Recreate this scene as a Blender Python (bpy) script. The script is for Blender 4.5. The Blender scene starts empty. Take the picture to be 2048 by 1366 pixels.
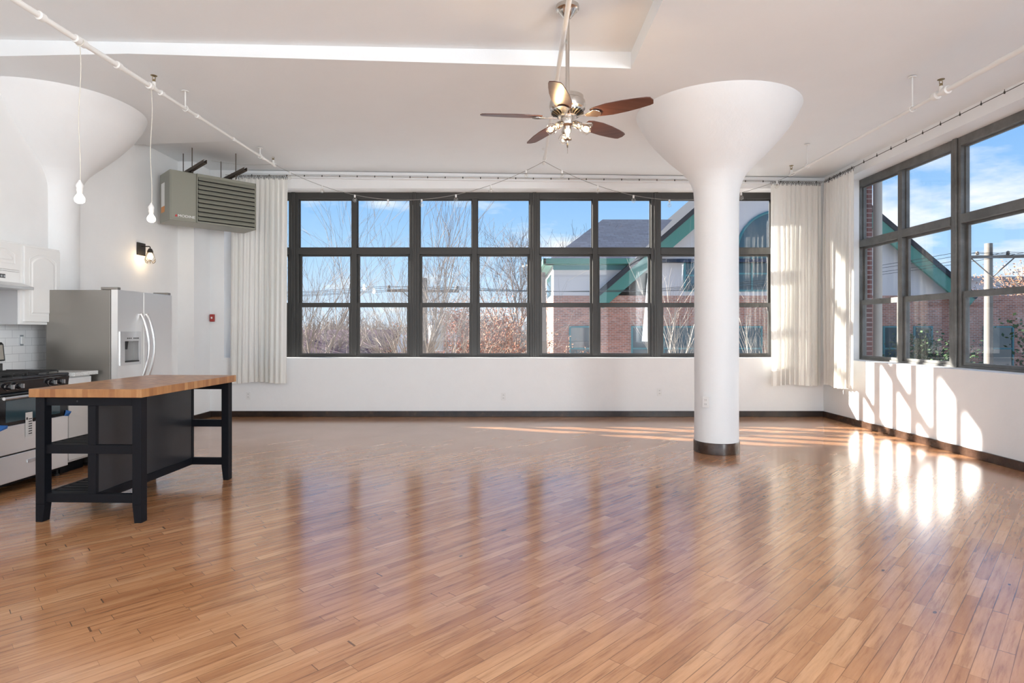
import bpy, math, random
from mathutils import Vector, Matrix, noise
random.seed(7)
C = bpy.context.scene.collection
PI = math.pi
# ------------------------------------------------------------------ camera
F, CX, CY, H = 1175.0, 1018.0, 662.0, 1.29
cd = bpy.data.cameras.new('camera'); cam = bpy.data.objects.new('camera', cd); C.objects.link(cam)
cam.location = (0, 0, H); cam.rotation_euler = (PI/2, 0, 0)
cd.sensor_width = 36; cd.lens = F/2048*36; cd.shift_x = (1024-CX)/2048; cd.shift_y = -(683-CY)/2048
cd.clip_start = .05; cd.clip_end = 1000
bpy.context.scene.camera = cam
vs = bpy.context.scene.view_settings
vs.view_transform = 'Standard'; vs.look = 'None'; vs.gamma = 1; vs.use_curve_mapping = False
vs.exposure = 0.5
# ------------------------------------------------------------------ sun, sky, added fill light
def light(name, kind, loc, energy, color=(1,1,1), **kw):
    l = bpy.data.lights.new(name, kind); l.energy = energy; l.color = color
    for k, v in kw.items():
        if k not in ('rot', 'dir'): setattr(l, k, v)
    o = bpy.data.objects.new(name, l); C.objects.link(o); o.location = loc
    if 'dir' in kw: o.rotation_euler = Vector(kw['dir']).to_track_quat('-Z', 'Y').to_euler()
    return o
light('sun', 'SUN', (-20, 15, 15), 23, (1, .94, .86), angle=math.radians(.7), dir=(2.72, -1, -.94))
# added fill lights standing in for daylight from unseen windows behind the camera
light('rear_fill_light', 'AREA', (0, -4.35, 2.15), 60, (.92, .97, 1), shape='RECTANGLE', size=8.2, size_y=2.5, dir=(0, 1, .12))
light('side_fill_light', 'AREA', (5.2, -1.8, 2.15), 420, (.90, .96, 1), shape='RECTANGLE', size=3.4, size_y=2.5, dir=(-1, .1, .1))
# unseen fill lights added on the floor behind the camera, aimed at the ceiling
light('ceiling_bounce_fill', 'AREA', (-2.3, -2.2, .2), 70, (.88, .95, 1), shape='RECTANGLE', size=3.6, size_y=.6, dir=(0, .2, 1))
light('ceiling_bounce_fill', 'AREA', (2.3, -2.2, .2), 70, (.88, .95, 1), shape='RECTANGLE', size=3.6, size_y=.6, dir=(0, .2, 1))

w = bpy.data.worlds.new('sky'); bpy.context.scene.world = w; w.use_nodes = True
def sky(nt):
    n = nt.nodes; L = nt.links; n.clear()
    def N(t, **k):
        x = n.new(t)
        for a, b in k.items(): setattr(x, a, b)
        return x
    out = N('ShaderNodeOutputWorld'); bg = N('ShaderNodeBackground'); tc = N('ShaderNodeTexCoord')
    sep = N('ShaderNodeSeparateXYZ'); L.new(tc.outputs['Generated'], sep.inputs[0])
    ramp = N('ShaderNodeValToRGB'); L.new(sep.outputs[2], ramp.inputs[0])
    e = ramp.color_ramp.elements; e[0].position = 0; e[0].color = (.58, .68, .78, 1); e[1].position = .75; e[1].color = (.09, .24, .58, 1)
    x = ramp.color_ramp.elements.new(.12); x.color = (.33, .54, .78, 1)
    x = ramp.color_ramp.elements.new(.26); x.color = (.185, .40, .74, 1)
    # clouds: a layer seen at a slant
    ad = N('ShaderNodeMath', operation='ADD'); ad.inputs[1].default_value = .18; L.new(sep.outputs[2], ad.inputs[0])
    dx = N('ShaderNodeMath', operation='DIVIDE'); dy = N('ShaderNodeMath', operation='DIVIDE')
    L.new(sep.outputs[0], dx.inputs[0]); L.new(ad.outputs[0], dx.inputs[1]); L.new(sep.outputs[1], dy.inputs[0]); L.new(ad.outputs[0], dy.inputs[1])
    cb = N('ShaderNodeCombineXYZ'); L.new(dx.outputs[0], cb.inputs[0]); L.new(dy.outputs[0], cb.inputs[1])
    no = N('ShaderNodeTexNoise'); no.inputs['Scale'].default_value = 1.15; no.inputs['Detail'].default_value = 7; no.inputs['Roughness'].default_value = .58
    mp = N('ShaderNodeMapping'); mp.inputs['Location'].default_value = (3.3, 1.7, 0); L.new(cb.outputs[0], mp.inputs[0]); L.new(mp.outputs[0], no.inputs['Vector'])
    # more cloud towards the right (east)
    bias = N('ShaderNodeMath', operation='MULTIPLY_ADD'); bias.inputs[1].default_value = .13; L.new(sep.outputs[0], bias.inputs[0]); L.new(no.outputs[0], bias.inputs[2])
    cr = N('ShaderNodeValToRGB'); L.new(bias.outputs[0], cr.inputs[0]); ce = cr.color_ramp.elements
    ce[0].position = .55; ce[0].color = (0, 0, 0, 1); ce[1].position = .68; ce[1].color = (.92, .92, .92, 1)
    mx = N('ShaderNodeMix', data_type='RGBA'); L.new(cr.outputs[0], mx.inputs[0]); L.new(ramp.outputs[0], mx.inputs[6]); mx.inputs[7].default_value = (.80, .82, .85, 1)
    L.new(mx.outputs[2], bg.inputs[0]); bg.inputs[1].default_value = 1.0; L.new(bg.outputs[0], out.inputs[0])
sky(w.node_tree)

# ------------------------------------------------------------------ helpers
def W(px, py, Y): return ((px-CX)/F*Y, Y, H+(CY-py)/F*Y)     # a point of the place from its depth
class MB:
    def __init__(s): s.v = []; s.f = []
    def add(s, vs_, fs):
        b = len(s.v); s.v += [tuple(p) for p in vs_]; s.f += [tuple(b+i for i in f) for f in fs]; return s
    def box(s, x0, x1, y0, y1, z0, z1):
        return s.add([(x0,y0,z0),(x1,y0,z0),(x1,y1,z0),(x0,y1,z0),(x0,y0,z1),(x1,y0,z1),(x1,y1,z1),(x0,y1,z1)],
                     [(0,3,2,1),(4,5,6,7),(0,1,5,4),(1,2,6,5),(2,3,7,6),(3,0,4,7)])
    def obox(s, c, ax, ay, az):                                # oriented box: centre and three half-axes
        c, ax, ay, az = map(Vector, (c, ax, ay, az))
        return s.add([c-ax-ay-az, c+ax-ay-az, c+ax+ay-az, c-ax+ay-az, c-ax-ay+az, c+ax-ay+az, c+ax+ay+az, c-ax+ay+az],
                     [(0,3,2,1),(4,5,6,7),(0,1,5,4),(1,2,6,5),(2,3,7,6),(3,0,4,7)])
    def tube(s, pts, r, n=10, cap=True):
        pts = [Vector(p) for p in pts]
        rs = r if isinstance(r, (list, tuple)) else [r]*len(pts)
        b = len(s.v); prev = None
        for i, p in enumerate(pts):
            d = (pts[min(i+1, len(pts)-1)]-pts[max(i-1, 0)])
            if d.length < 1e-9: d = Vector((0,0,1))
            d.normalize()
            if prev is None:
                a = Vector((0,0,1)) if abs(d.z) < .9 else Vector((1,0,0)); u = d.cross(a).normalized()
            else:
                u = prev-d*prev.dot(d)
                u = u.normalized() if u.length > 1e-6 else d.orthogonal().normalized()
            prev = u; q = d.cross(u)
            for k in range(n):
                t = 2*PI*k/n; s.v.append(tuple(p+(u*math.cos(t)+q*math.sin(t))*rs[i]))
        for i in range(len(pts)-1):
            for k in range(n):
                k2 = (k+1) % n; s.f.append((b+i*n+k, b+i*n+k2, b+(i+1)*n+k2, b+(i+1)*n+k))
        if cap:
            s.f.append(tuple(b+k for k in reversed(range(n)))); s.f.append(tuple(b+(len(pts)-1)*n+k for k in range(n)))
        return s
    def lathe(s, prof, c=(0,0,0), n=32, axis=(0,0,1)):
        ax = Vector(axis).normalized(); u = ax.orthogonal().normalized(); q = ax.cross(u); c = Vector(c); b = len(s.v)
        for r, z in prof:
            for k in range(n):
                t = 2*PI*k/n; s.v.append(tuple(c+ax*z+(u*math.cos(t)+q*math.sin(t))*max(r, 1e-4)))
        m = len(prof)
        for i in range(m-1):
            for k in range(n):
                k2 = (k+1) % n; s.f.append((b+i*n+k, b+i*n+k2, b+(i+1)*n+k2, b+(i+1)*n+k))
        s.f.append(tuple(b+k for k in reversed(range(n)))); s.f.append(tuple(b+(m-1)*n+k for k in range(n)))
        return s
    def prism(s, poly, off):                                   # closed polygon of 3D points pushed along off
        n = len(poly); off = Vector(off); p = [Vector(a) for a in poly]
        return s.add(p+[a+off for a in p], [tuple(range(n)), tuple(reversed(range(n, 2*n)))]+[(i, i+n, (i+1) % n+n, (i+1) % n) for i in range(n)])
    def build(s, name, mat, parent=None, smooth=False, bevel=0, world=True):
        me = bpy.data.meshes.new(name)
        vv = s.v
        if parent is not None and world:
            Mi = parent_matrix(parent).inverted(); vv = [tuple(Mi @ Vector(p)) for p in vv]
        me.from_pydata(vv, [], s.f); me.validate()
        o = bpy.data.objects.new(name, me); C.objects.link(o); me.materials.append(mat)
        import bmesh
        bm = bmesh.new(); bm.from_mesh(me); bmesh.ops.recalc_face_normals(bm, faces=bm.faces); bm.to_mesh(me); bm.free()
        if smooth:
            for p in me.polygons: p.use_smooth = True
            me.set_sharp_from_angle(angle=math.radians(38))
        if bevel:
            m = o.modifiers.new('bevel', 'BEVEL'); m.width = bevel; m.segments = 2; m.limit_method = 'ANGLE'; m.angle_limit = math.radians(40)
        if parent is not None: o.parent = parent
        return o
def parent_matrix(o):
    m = Matrix.Identity(4)
    while o is not None:
        m = (Matrix.Translation(o.location) @ o.rotation_euler.to_matrix().to_4x4()) @ m; o = o.parent
    return m
def tag(o, label=None, cat=None, group=None, kind=None):
    for k, v in (('label', label), ('category', cat), ('group', group), ('kind', kind)):
        if v: o[k] = v
    return o
def thing(name, label, cat, loc=(0,0,0), rz=0, group=None, kind=None):
    o = bpy.data.objects.new(name, None); C.objects.link(o); o.location = loc; o.rotation_euler = (0, 0, rz); o.empty_display_size = .1
    return tag(o, label, cat, group, kind)
def struct(o): o['kind'] = 'structure'; return o
def copy_tree(o, parent=None):
    c = o.copy(); C.objects.link(c); c.parent = parent
    for ch in [x for x in bpy.data.objects if x.parent == o]: copy_tree(ch, c)
    return c
# ------------------------------------------------------------------ materials
def mat(name, col=(.8,.8,.8), rough=.5, metal=0, spec=.5, **k):
    m = bpy.data.materials.new(name); m.use_nodes = True; p = m.node_tree.nodes['Principled BSDF']
    p.inputs['Base Color'].default_value = (*col, 1); p.inputs['Roughness'].default_value = rough
    p.inputs['Metallic'].default_value = metal; p.inputs['Specular IOR Level'].default_value = spec
    if 'emit' in k: p.inputs['Emission Color'].default_value = (*k['emit'][0], 1); p.inputs['Emission Strength'].default_value = k['emit'][1]
    if 'coat' in k: p.inputs['Coat Weight'].default_value = k['coat']; p.inputs['Coat Roughness'].default_value = .05
    return m
class G:                                                      # small node-graph writer
    def __init__(s, m): s.m = m; s.n = m.node_tree.nodes; s.l = m.node_tree.links; s.p = s.n.get('Principled BSDF')
    def node(s, t, ins=None, **k):
        x = s.n.new(t)
        for a, b in k.items(): setattr(x, a, b)
        for a, b in (ins or {}).items():
            if hasattr(b, 'is_output') : s.l.new(b, x.inputs[a])
            else: x.inputs[a].default_value = b
        return x
    def math(s, op, a, b=0.0, c=0.0):
        return s.node('ShaderNodeMath', {0: a, 1: b, 2: c}, operation=op).outputs[0]
    def pos(s):
        return s.node('ShaderNodeSeparateXYZ', {0: s.node('ShaderNodeTexCoord').outputs['Object']}).outputs
    def vec(s, x=0.0, y=0.0, z=0.0): return s.node('ShaderNodeCombineXYZ', {0: x, 1: y, 2: z}).outputs[0]
    def noise(s, vec, scale=1, detail=3, rough=.5): return s.node('ShaderNodeTexNoise', {'Vector': vec, 'Scale': scale, 'Detail': detail, 'Roughness': rough}).outputs[0]
    def white(s, vec): return s.node('ShaderNodeTexWhiteNoise', {'Vector': vec}, noise_dimensions='3D').outputs[0]
    def ramp(s, fac, stops):
        x = s.node('ShaderNodeValToRGB', {0: fac}); e = x.color_ramp.elements
        e[0].position, e[0].color = stops[0][0], (*stops[0][1], 1); e[1].position, e[1].color = stops[-1][0], (*stops[-1][1], 1)
        for p, c in stops[1:-1]:
            q = e.new(p); q.color = (*c, 1)
        return x.outputs[0]
    def mix(s, f, a, b, mode='MIX'):
        def fix(v): return v if hasattr(v, 'is_output') else (*v, 1)
        return s.node('ShaderNodeMix', {0: f, 6: fix(a), 7: fix(b)}, data_type='RGBA', blend_type=mode).outputs[2]
    def bump(s, h, strength=.1, dist=.01):
        b = s.node('ShaderNodeBump', {'Height': h, 'Strength': strength, 'Distance': dist}); s.l.new(b.outputs[0], s.p.inputs['Normal'])
    def base(s, c): s.l.new(c, s.p.inputs['Base Color'])
    def set(s, name, c): s.l.new(c, s.p.inputs[name])

def paint(name, col, rough=.55, bump=.25, scale=5):
    m = mat(name, col, rough); g = G(m); tc = g.node('ShaderNodeTexCoord').outputs['Object']
    n = g.noise(tc, scale, 5, .6); n2 = g.noise(tc, 60, 2)
    g.bump(g.math('MULTIPLY_ADD', n2, .12, n), bump, .012)
    g.base(g.mix(n, tuple(c*.97 for c in col), tuple(min(1, c*1.02) for c in col)))
    return m
M = {}
M['wall'] = paint('wall_paint', (.845, .85, .85))
M['ceil'] = paint('ceiling_paint', (.825, .85, .865), .7, .35, 2.2)
M['plaster'] = paint('column_plaster', (.81, .82, .825), .55, .5, 4)
M['white'] = mat('white_enamel', (.80, .80, .79), .35)
M['pipe'] = mat('white_pipe_paint', (.80, .80, .78), .4)
M['cab'] = mat('white_cabinet_paint', (.80, .80, .79), .3)
M['frame'] = mat('dark_window_metal', (.048, .046, .043), .42, .25)
M['frameR'] = mat('sunlit_tint_window_metal', (.12, .118, .11), .42, .35)  # right-hand frames: paler grey paints their sunlit sheen into the metal
g = G(M['frameR']); n = g.noise(g.node('ShaderNodeTexCoord').outputs['Object'], 3, 6, .7)
g.base(g.ramp(n, [(.35, (.11, .108, .10)), (.6, (.17, .168, .16)), (.78, (.27, .265, .25))]))
M['rubber'] = mat('black_rubber', (.02, .02, .02), .6)
M['black'] = mat('black_lacquer', (.006, .0065, .009), .5, 0, .15)
M['panel'] = mat('black_panel_satin', (.018, .019, .022), .30, 0, .45)
M['gloss'] = mat('black_gloss', (.008, .008, .010), .08)
M['iron'] = mat('cast_iron', (.02, .02, .02), .55)
M['chrome'] = mat('chrome', (.75, .75, .75), .15, 1)
M['nickel'] = mat('brushed_nickel', (.60, .57, .53), .22, 1)
M['darkmetal'] = mat('dark_bronze_metal', (.05, .045, .04), .4, .7)
M['brass'] = mat('old_brass', (.30, .24, .14), .35, 1)
M['rust'] = mat('rusty_steel', (.10, .08, .065), .7, .4)
M['heater'] = mat('grey_green_enamel', (.25, .25, .205), .38)
M['heaterdark'] = mat('dark_louver_opening', (.01, .01, .01), .8)
M['red'] = mat('red_plastic', (.36, .03, .025), .4)
M['green_text'] = mat('white_lettering', (.85, .85, .85), .5)
M['logo_red'] = mat('logo_red', (.5, .03, .03), .5)
M['orange'] = mat('orange_label', (.65, .26, .07), .5)
M['paper'] = mat('white_sticker', (.8, .8, .78), .6)
M['ink'] = mat('printed_ink', (.05, .05, .05), .6)
M['bluetape'] = mat('blue_masking_tape', (.03, .16, .50), .6)
M['counter'] = mat('grey_speckled_countertop', (.62, .62, .60), .25)
g = G(M['counter']); g.base(g.ramp(g.noise(g.node('ShaderNodeTexCoord').outputs['Object'], 160, 2), [(.35, (.45, .45, .44)), (.6, (.66, .66, .64))]))
M['cord'] = mat('cream_cord', (.66, .63, .56), .6)
M['cable'] = mat('grey_string_cable', (.30, .29, .27), .6)
# stainless steel, brushed
m = mat('stainless_steel', (.88, .875, .86), .27, 1); g = G(m); x, y, z = g.pos()
n = g.noise(g.vec(x, y, z), 3, 2); g.set('Roughness', g.math('MULTIPLY_ADD', n, .10, .34)); M['steel'] = m
m = mat('grey_steel_side', (.30, .28, .255), .35, .85); g = G(m); x, y, z = g.pos()
n = g.noise(g.vec(x, y, z), 3, 2); g.set('Roughness', g.math('MULTIPLY_ADD', n, .12, .28)); M['steelside'] = m
M['hoodsteel'] = mat('satin_steel', (.66, .66, .66), .3, .9)
# dark wood baseboard
m = mat('dark_stained_baseboard', (.03, .02, .015), .3); g = G(m); tc = g.node('ShaderNodeTexCoord').outputs['Object']
n = g.noise(tc, 7, 6, .7); g.base(g.ramp(n, [(.35, (.012, .009, .008)), (.6, (.035, .02, .013)), (.75, (.09, .05, .03))])); g.bump(n, .2, .01); M['basebd'] = m
m = mat('dark_brown_base', (.05, .026, .015), .25); g = G(m); tc = g.node('ShaderNodeTexCoord').outputs['Object']
n = g.noise(tc, 6, 6, .7); g.base(g.ramp(n, [(.35, (.03, .015, .009)), (.6, (.06, .032, .02)), (.8, (.16, .09, .05))])); M['basebd2'] = m
# floor: strip oak laid at 45 degrees
m = mat('strip_oak_floor', (.5, .3, .15), .25); g = G(m); x, y, z = g.pos(); s2 = .70710678
u = g.math('MULTIPLY', g.math('ADD', x, y), s2); v = g.math('MULTIPLY', g.math('SUBTRACT', y, x), s2)
vr = g.math('DIVIDE', v, .0565); row = g.math('FLOOR', vr); fv = g.math('SUBTRACT', vr, row)
rr = g.white(g.vec(row, 3.7, 0.0))
uu = g.math('ADD', g.math('DIVIDE', u, .46), g.math('MULTIPLY', rr, 37.0))
uu = g.math('MULTIPLY_ADD', g.math('SINE', g.math('MULTIPLY', uu, 2.39)), .3, uu)
cell = g.math('FLOOR', uu); fu = g.math('SUBTRACT', uu, cell)
r1 = g.white(g.vec(row, cell, 0.0)); r2 = g.white(g.vec(row, cell, 5.0))
gv = g.vec(g.math('MULTIPLY', u, 2.2), g.math('MULTIPLY', v, 26.0), g.math('MULTIPLY', r1, 40.0))
grain = g.noise(gv, 1.6, 6, .65); fine = g.noise(g.vec(g.math('MULTIPLY', u, 9.0), g.math('MULTIPLY', v, 140.0), r1), 1, 2)
c = g.ramp(r1, [(0, (.50, .235, .105)), (.2, (.56, .275, .127)), (.6, (.61, .31, .147)), (.88, (.65, .345, .170)), (1, (.72, .41, .215))])
c = g.mix(.75, c, g.ramp(grain, [(.3, (.34, .24, .18)), (.47, (.82, .78, .75)), (.66, (1.0, 1.0, 1.0))]), 'MULTIPLY')
c = g.mix(g.math('MULTIPLY', fine, .25), c, (.30, .15, .07), 'MIX')
wear = g.noise(g.vec(x, y, 0.0), .75, 4, .6)
c = g.mix(.38, c, g.ramp(g.noise(g.vec(g.math('MULTIPLY', u, .8), g.math('MULTIPLY', v, 5.0), 2.0), 1, 5, .7), [(.32, (.50, .42, .36)), (.5, (.95, .93, .92)), (.65, (1.0, 1.0, 1.0))]), 'MULTIPLY')
c = g.mix(g.ramp(wear, [(.35, (.0,.0,.0)), (.65, (.35, .35, .35))]), c, g.mix(1.0, c, (.80, .72, .66), 'MULTIPLY'))
# gaps between the strips, some open and dark and some tight
ev = g.math('MINIMUM', fv, g.math('SUBTRACT', 1.0, fv)); eu = g.math('MINIMUM', fu, g.math('SUBTRACT', 1.0, fu))
gapn = g.noise(g.vec(g.math('MULTIPLY', u, 1.7), g.math('MULTIPLY', row, 3.1), 0.0), 1, 3)
gw = g.math('MULTIPLY_ADD', g.math('SUBTRACT', gapn, .42), .14, .012)
ga = g.math('LESS_THAN', ev, gw); gb = g.math('LESS_THAN', eu, g.math('MULTIPLY', g.math('ADD', r2, .2), .003))
gap = g.math('MAXIMUM', g.math('MULTIPLY', ga, .6), g.math('MULTIPLY', gb, .75))
c = g.mix(gap, c, (.065, .028, .012))
# knots and gouges
kn = g.node('ShaderNodeTexVoronoi', {'Vector': g.vec(g.math('MULTIPLY', u, 3.0), g.math('MULTIPLY', v, 6.5), 0.0), 'Scale': 1.0, 'Randomness': 1.0}); kd = kn.outputs['Distance']
ksep = g.node('ShaderNodeSeparateColor', {0: kn.outputs['Color']}).outputs[0]
kmask = g.math('MULTIPLY', g.math('LESS_THAN', kd, g.math('MULTIPLY_ADD', ksep, .06, .01)), g.math('GREATER_THAN', ksep, .45))
c = g.mix(g.math('MULTIPLY', kmask, .75), c, (.05, .022, .012))
g.base(c)
g.set('Roughness', g.math('MULTIPLY_ADD', g.noise(g.vec(x, y, 0.0), 2.5, 4), .14, .14))
hgt = g.math('SUBTRACT', g.math('MULTIPLY_ADD', r2, .25, g.math('MULTIPLY', grain, .18)), gap)
g.bump(g.noise(g.vec(x, y, 0.0), 2.2, 2), .12, .004)
m.node_tree.nodes['Principled BSDF'].inputs['Coat Weight'].default_value = .65; m.node_tree.nodes['Principled BSDF'].inputs['Coat Roughness'].default_value = .15; m.node_tree.nodes['Principled BSDF'].inputs['Coat IOR'].default_value = 1.55
M['floor'] = m
# white subway tile
m = mat('white_subway_tile', (.8, .8, .8), .12); g = G(m); x, y, z = g.pos()
b = g.node('ShaderNodeTexBrick', {'Vector': g.vec(y, z, 0.0), 'Color1': (.88, .88, .88, 1), 'Color2': (.83, .83, .835, 1), 'Mortar': (.55, .55, .56, 1), 'Scale': 1.0, 'Mortar Size': .0018, 'Brick Width': .153, 'Row Height': .0765})
g.base(b.outputs[0]); g.bump(b.outputs[1], -.3, .002); M['tile'] = m
# butcher block
m = mat('butcher_block_oak', (.5, .28, .12), .3); g = G(m); x, y, z = g.pos()
ci = g.math('FLOOR', g.math('DIVIDE', x, .037)); cj = g.math('FLOOR', g.math('DIVIDE', y, .041))
r = g.white(g.vec(ci, cj, 0.0)); gr = g.noise(g.vec(g.math('MULTIPLY', x, 40.0), g.math('MULTIPLY', y, 40.0), g.math('MULTIPLY', z, 8.0)), 1, 4)
c = g.ramp(r, [(0, (.26, .10, .030)), (.4, (.34, .145, .045)), (.8, (.43, .21, .075)), (1, (.52, .29, .12))]); c = g.mix(.35, c, g.ramp(gr, [(.3, (.45, .35, .3)), (.65, (1, 1, 1))]), 'MULTIPLY'); g.base(c); M['butcher'] = m
# brick of the buildings outside
def brickmat(name, c1, c2, mortar, white=.0):
    m = mat(name, c1, .85); g = G(m); x, y, z = g.pos()
    b = g.node('ShaderNodeTexBrick', {'Vector': g.vec(g.math('ADD', x, y), z, 0.0), 'Color1': (*c1, 1), 'Color2': (*c2, 1), 'Mortar': (*mortar, 1), 'Scale': 1.0, 'Mortar Size': .009, 'Brick Width': .22, 'Row Height': .075, 'Bias': -.2})
    n = g.noise(g.vec(x, y, z), 1.1, 5, .65); c = g.mix(g.ramp(n, [(.4, (0,0,0)), (.75, (.5,.5,.5))]), b.outputs[0], tuple(a*.55 for a in c1)); 
    if white: c = g.mix(g.ramp(g.noise(g.vec(g.math('ADD', x, y), g.math('MULTIPLY', z, 2.5), 0.0), .8, 5, .7), [(.60, (0,0,0)), (.75, (white,)*3)]), c, (.62, .5, .46))
    g.base(c); return m
M['brick'] = brickmat('red_brick', (.50, .205, .135), (.25, .105, .075), (.50, .42, .37), .6)
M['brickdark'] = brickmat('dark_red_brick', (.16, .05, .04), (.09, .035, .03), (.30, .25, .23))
M['stucco'] = paint('grey_beige_stucco', (.60, .555, .545), .9, .2, 2)
M['gableroof'] = mat('dark_gable_shingles', (.035, .038, .045), .95, 0, .1)
M['green'] = mat('green_trim_paint', (.045, .20, .155), .5)
M['teal'] = mat('teal_window_frame', (.05, .20, .22), .5)
M['extglass'] = mat('exterior_window_glass', (.03, .07, .09), .05, .0, .9)
m = mat('slate_blue_shingles', (.07, .09, .13), .85); g = G(m); x, y, z = g.pos()
b = g.node('ShaderNodeTexBrick', {'Vector': g.vec(x, g.math('MULTIPLY', z, 1.0), 0.0), 'Color1': (.085, .105, .15, 1), 'Color2': (.055, .07, .105, 1), 'Mortar': (.03, .037, .055, 1), 'Scale': 1.0, 'Mortar Size': .012, 'Brick Width': .4, 'Row Height': .11}); g.base(b.outputs[0]); M['shingle'] = m
m = mat('pale_bounce_ground', (.2, .17, .12), .95); g = G(m); tc = g.node('ShaderNodeTexCoord').outputs['Object']  # ground made pale so that it bounces sunlight up to the ceiling
g.base(g.ramp(g.noise(tc, .25, 8, .7), [(.3, (.36, .36, .35)), (.5, (.46, .465, .46)), (.7, (.54, .545, .54))])); M['ground'] = m
M['bark'] = mat('grey_brown_bark', (.24, .195, .16), .9); M['barkpale'] = mat('pale_bark', (.44, .39, .33), .9)
M['barkdark'] = mat('dark_bark', (.13, .10, .08), .9)
M['redleaf'] = mat('red_autumn_leaves', (.30, .095, .05), .8); M['orangeleaf'] = mat('orange_autumn_leaves', (.36, .16, .08), .8)
M['greenleaf'] = mat('dark_green_leaves', (.04, .075, .025), .7)
M['pole'] = mat('weathered_pole_wood', (.16, .14, .12), .9); M['grey'] = mat('grey_transformer_paint', (.34, .36, .38), .5)
M['wire'] = mat('black_power_wire', (.02, .02, .02), .7)
M['houseroof'] = mat('purple_brown_roof', (.15, .09, .10), .9); M['housewall'] = mat('tan_siding', (.46, .40, .34), .9); M['housewall2'] = mat('pale_grey_siding', (.56, .57, .60), .9)
# curtain cloth: lets light through
m = bpy.data.materials.new('white_linen'); m.use_nodes = True; g = G(m); nt = m.node_tree
tr = g.node('ShaderNodeBsdfTranslucent', {'Color': (.86, .84, .78, 1)}); di = g.node('ShaderNodeBsdfDiffuse', {'Color': (.88, .865, .825, 1)})
mx = g.node('ShaderNodeMixShader', {0: .2, 1: di.outputs[0], 2: tr.outputs[0]}); nt.links.new(mx.outputs[0], nt.nodes['Material Output'].inputs[0]); M['cloth'] = m
# clear window glass
def glassmat(name, tint=(1,1,1), boost=1.0, rough=0.0):
    m = bpy.data.materials.new(name); m.use_nodes = True; g = G(m); nt = m.node_tree
    fc = g.node('ShaderNodeLayerWeight', {'Blend': .5}).outputs['Facing']; f = g.math('MULTIPLY', g.math('MULTIPLY_ADD', g.math('POWER', fc, 5.0), .96, .04), boost)
    t = g.node('ShaderNodeBsdfTransparent', {'Color': (*tint, 1)}); gl = g.node('ShaderNodeBsdfGlossy', {'Color': (1, 1, 1, 1), 'Roughness': rough})
    mx = g.node('ShaderNodeMixShader', {0: f, 1: t.outputs[0], 2: gl.outputs[0]}); nt.links.new(mx.outputs[0], nt.nodes['Material Output'].inputs[0]); return m
M['glass'] = glassmat('window_glass', (.98, .985, .985), .6); M['bulbglass'] = glassmat('clear_bulb_glass', (.97, .96, .94), 2.0)
M['glow'] = mat('lit_bulb', (1, .9, .75), .4, emit=((1, .86, .66), 6)); M['filament'] = mat('glowing_filament', (1, .7, .35), .4, emit=((1, .66, .30), 12))
M['cagebulb'] = mat('lit_cage_bulb', (1, .8, .5), .4, emit=((1, .70, .38), 12))
# fan blades
m = mat('mahogany_blade', (.16, .055, .035), .28); g = G(m); x, y, z = g.pos()
g.base(g.ramp(g.noise(g.vec(g.math('MULTIPLY', x, 3.0), g.math('MULTIPLY', y, 40.0), z), 1, 4), [(.3, (.065, .026, .020)), (.7, (.12, .052, .040))])); M['blade'] = m

# ------------------------------------------------------------------ the setting
YB, XR, XL, YF, XF = 8.838, 4.731, -4.73, 9.098, 4.984
ZS, ZH = .885, 3.435
struct(MB().box(-5.1, 5.12, -4.2, 9.24, -.12, 0).build('floor', M['floor']))
b = MB()
b.box(-5.1, 5.12, YB, 9.24, 0, ZS).box(-5.1, 5.12, YB, 9.24, ZH, 4.0).box(-5.1, -4.287, YB, 9.24, ZS, ZH).box(4.143, 5.12, YB, 9.24, ZS, ZH)
struct(b.build('wall_back', M['wall']))
b = MB()
b.box(XR, 5.12, -4.2, YB, 0, ZS).box(XR, 5.12, -4.2, YB, ZH, 4.0).box(XR, 4.98, 8.354, YB, ZS, ZH).box(4.98, 5.12, 8.43, YB, ZS, ZH).box(XR, 5.12, -.1, .945, ZS, ZH).box(XR, 5.12, -4.2, -3.6, ZS, ZH)
struct(b.build('wall_right', M['wall']))
struct(MB().box(-5.1, XL, -4.2, YB, 0, 4.0).build('wall_left', M['wall'])); struct(MB().box(XL, -4.498, 8.39, YB, 0, 3.84).build('wall_pilaster', M['wall']))
b = MB(); b.box(XL, XR, -4.2, -4.0, 0, ZS).box(XL, XR, -4.2, -4.0, ZH, 4.0).box(XL, -4.1, -4.2, -4.0, ZS, ZH).box(4.1, XR, -4.2, -4.0, ZS, ZH).box(-.12, .12, -4.2, -4.0, ZS, ZH)
struct(b.build('wall_rear', M['wall']))
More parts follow.
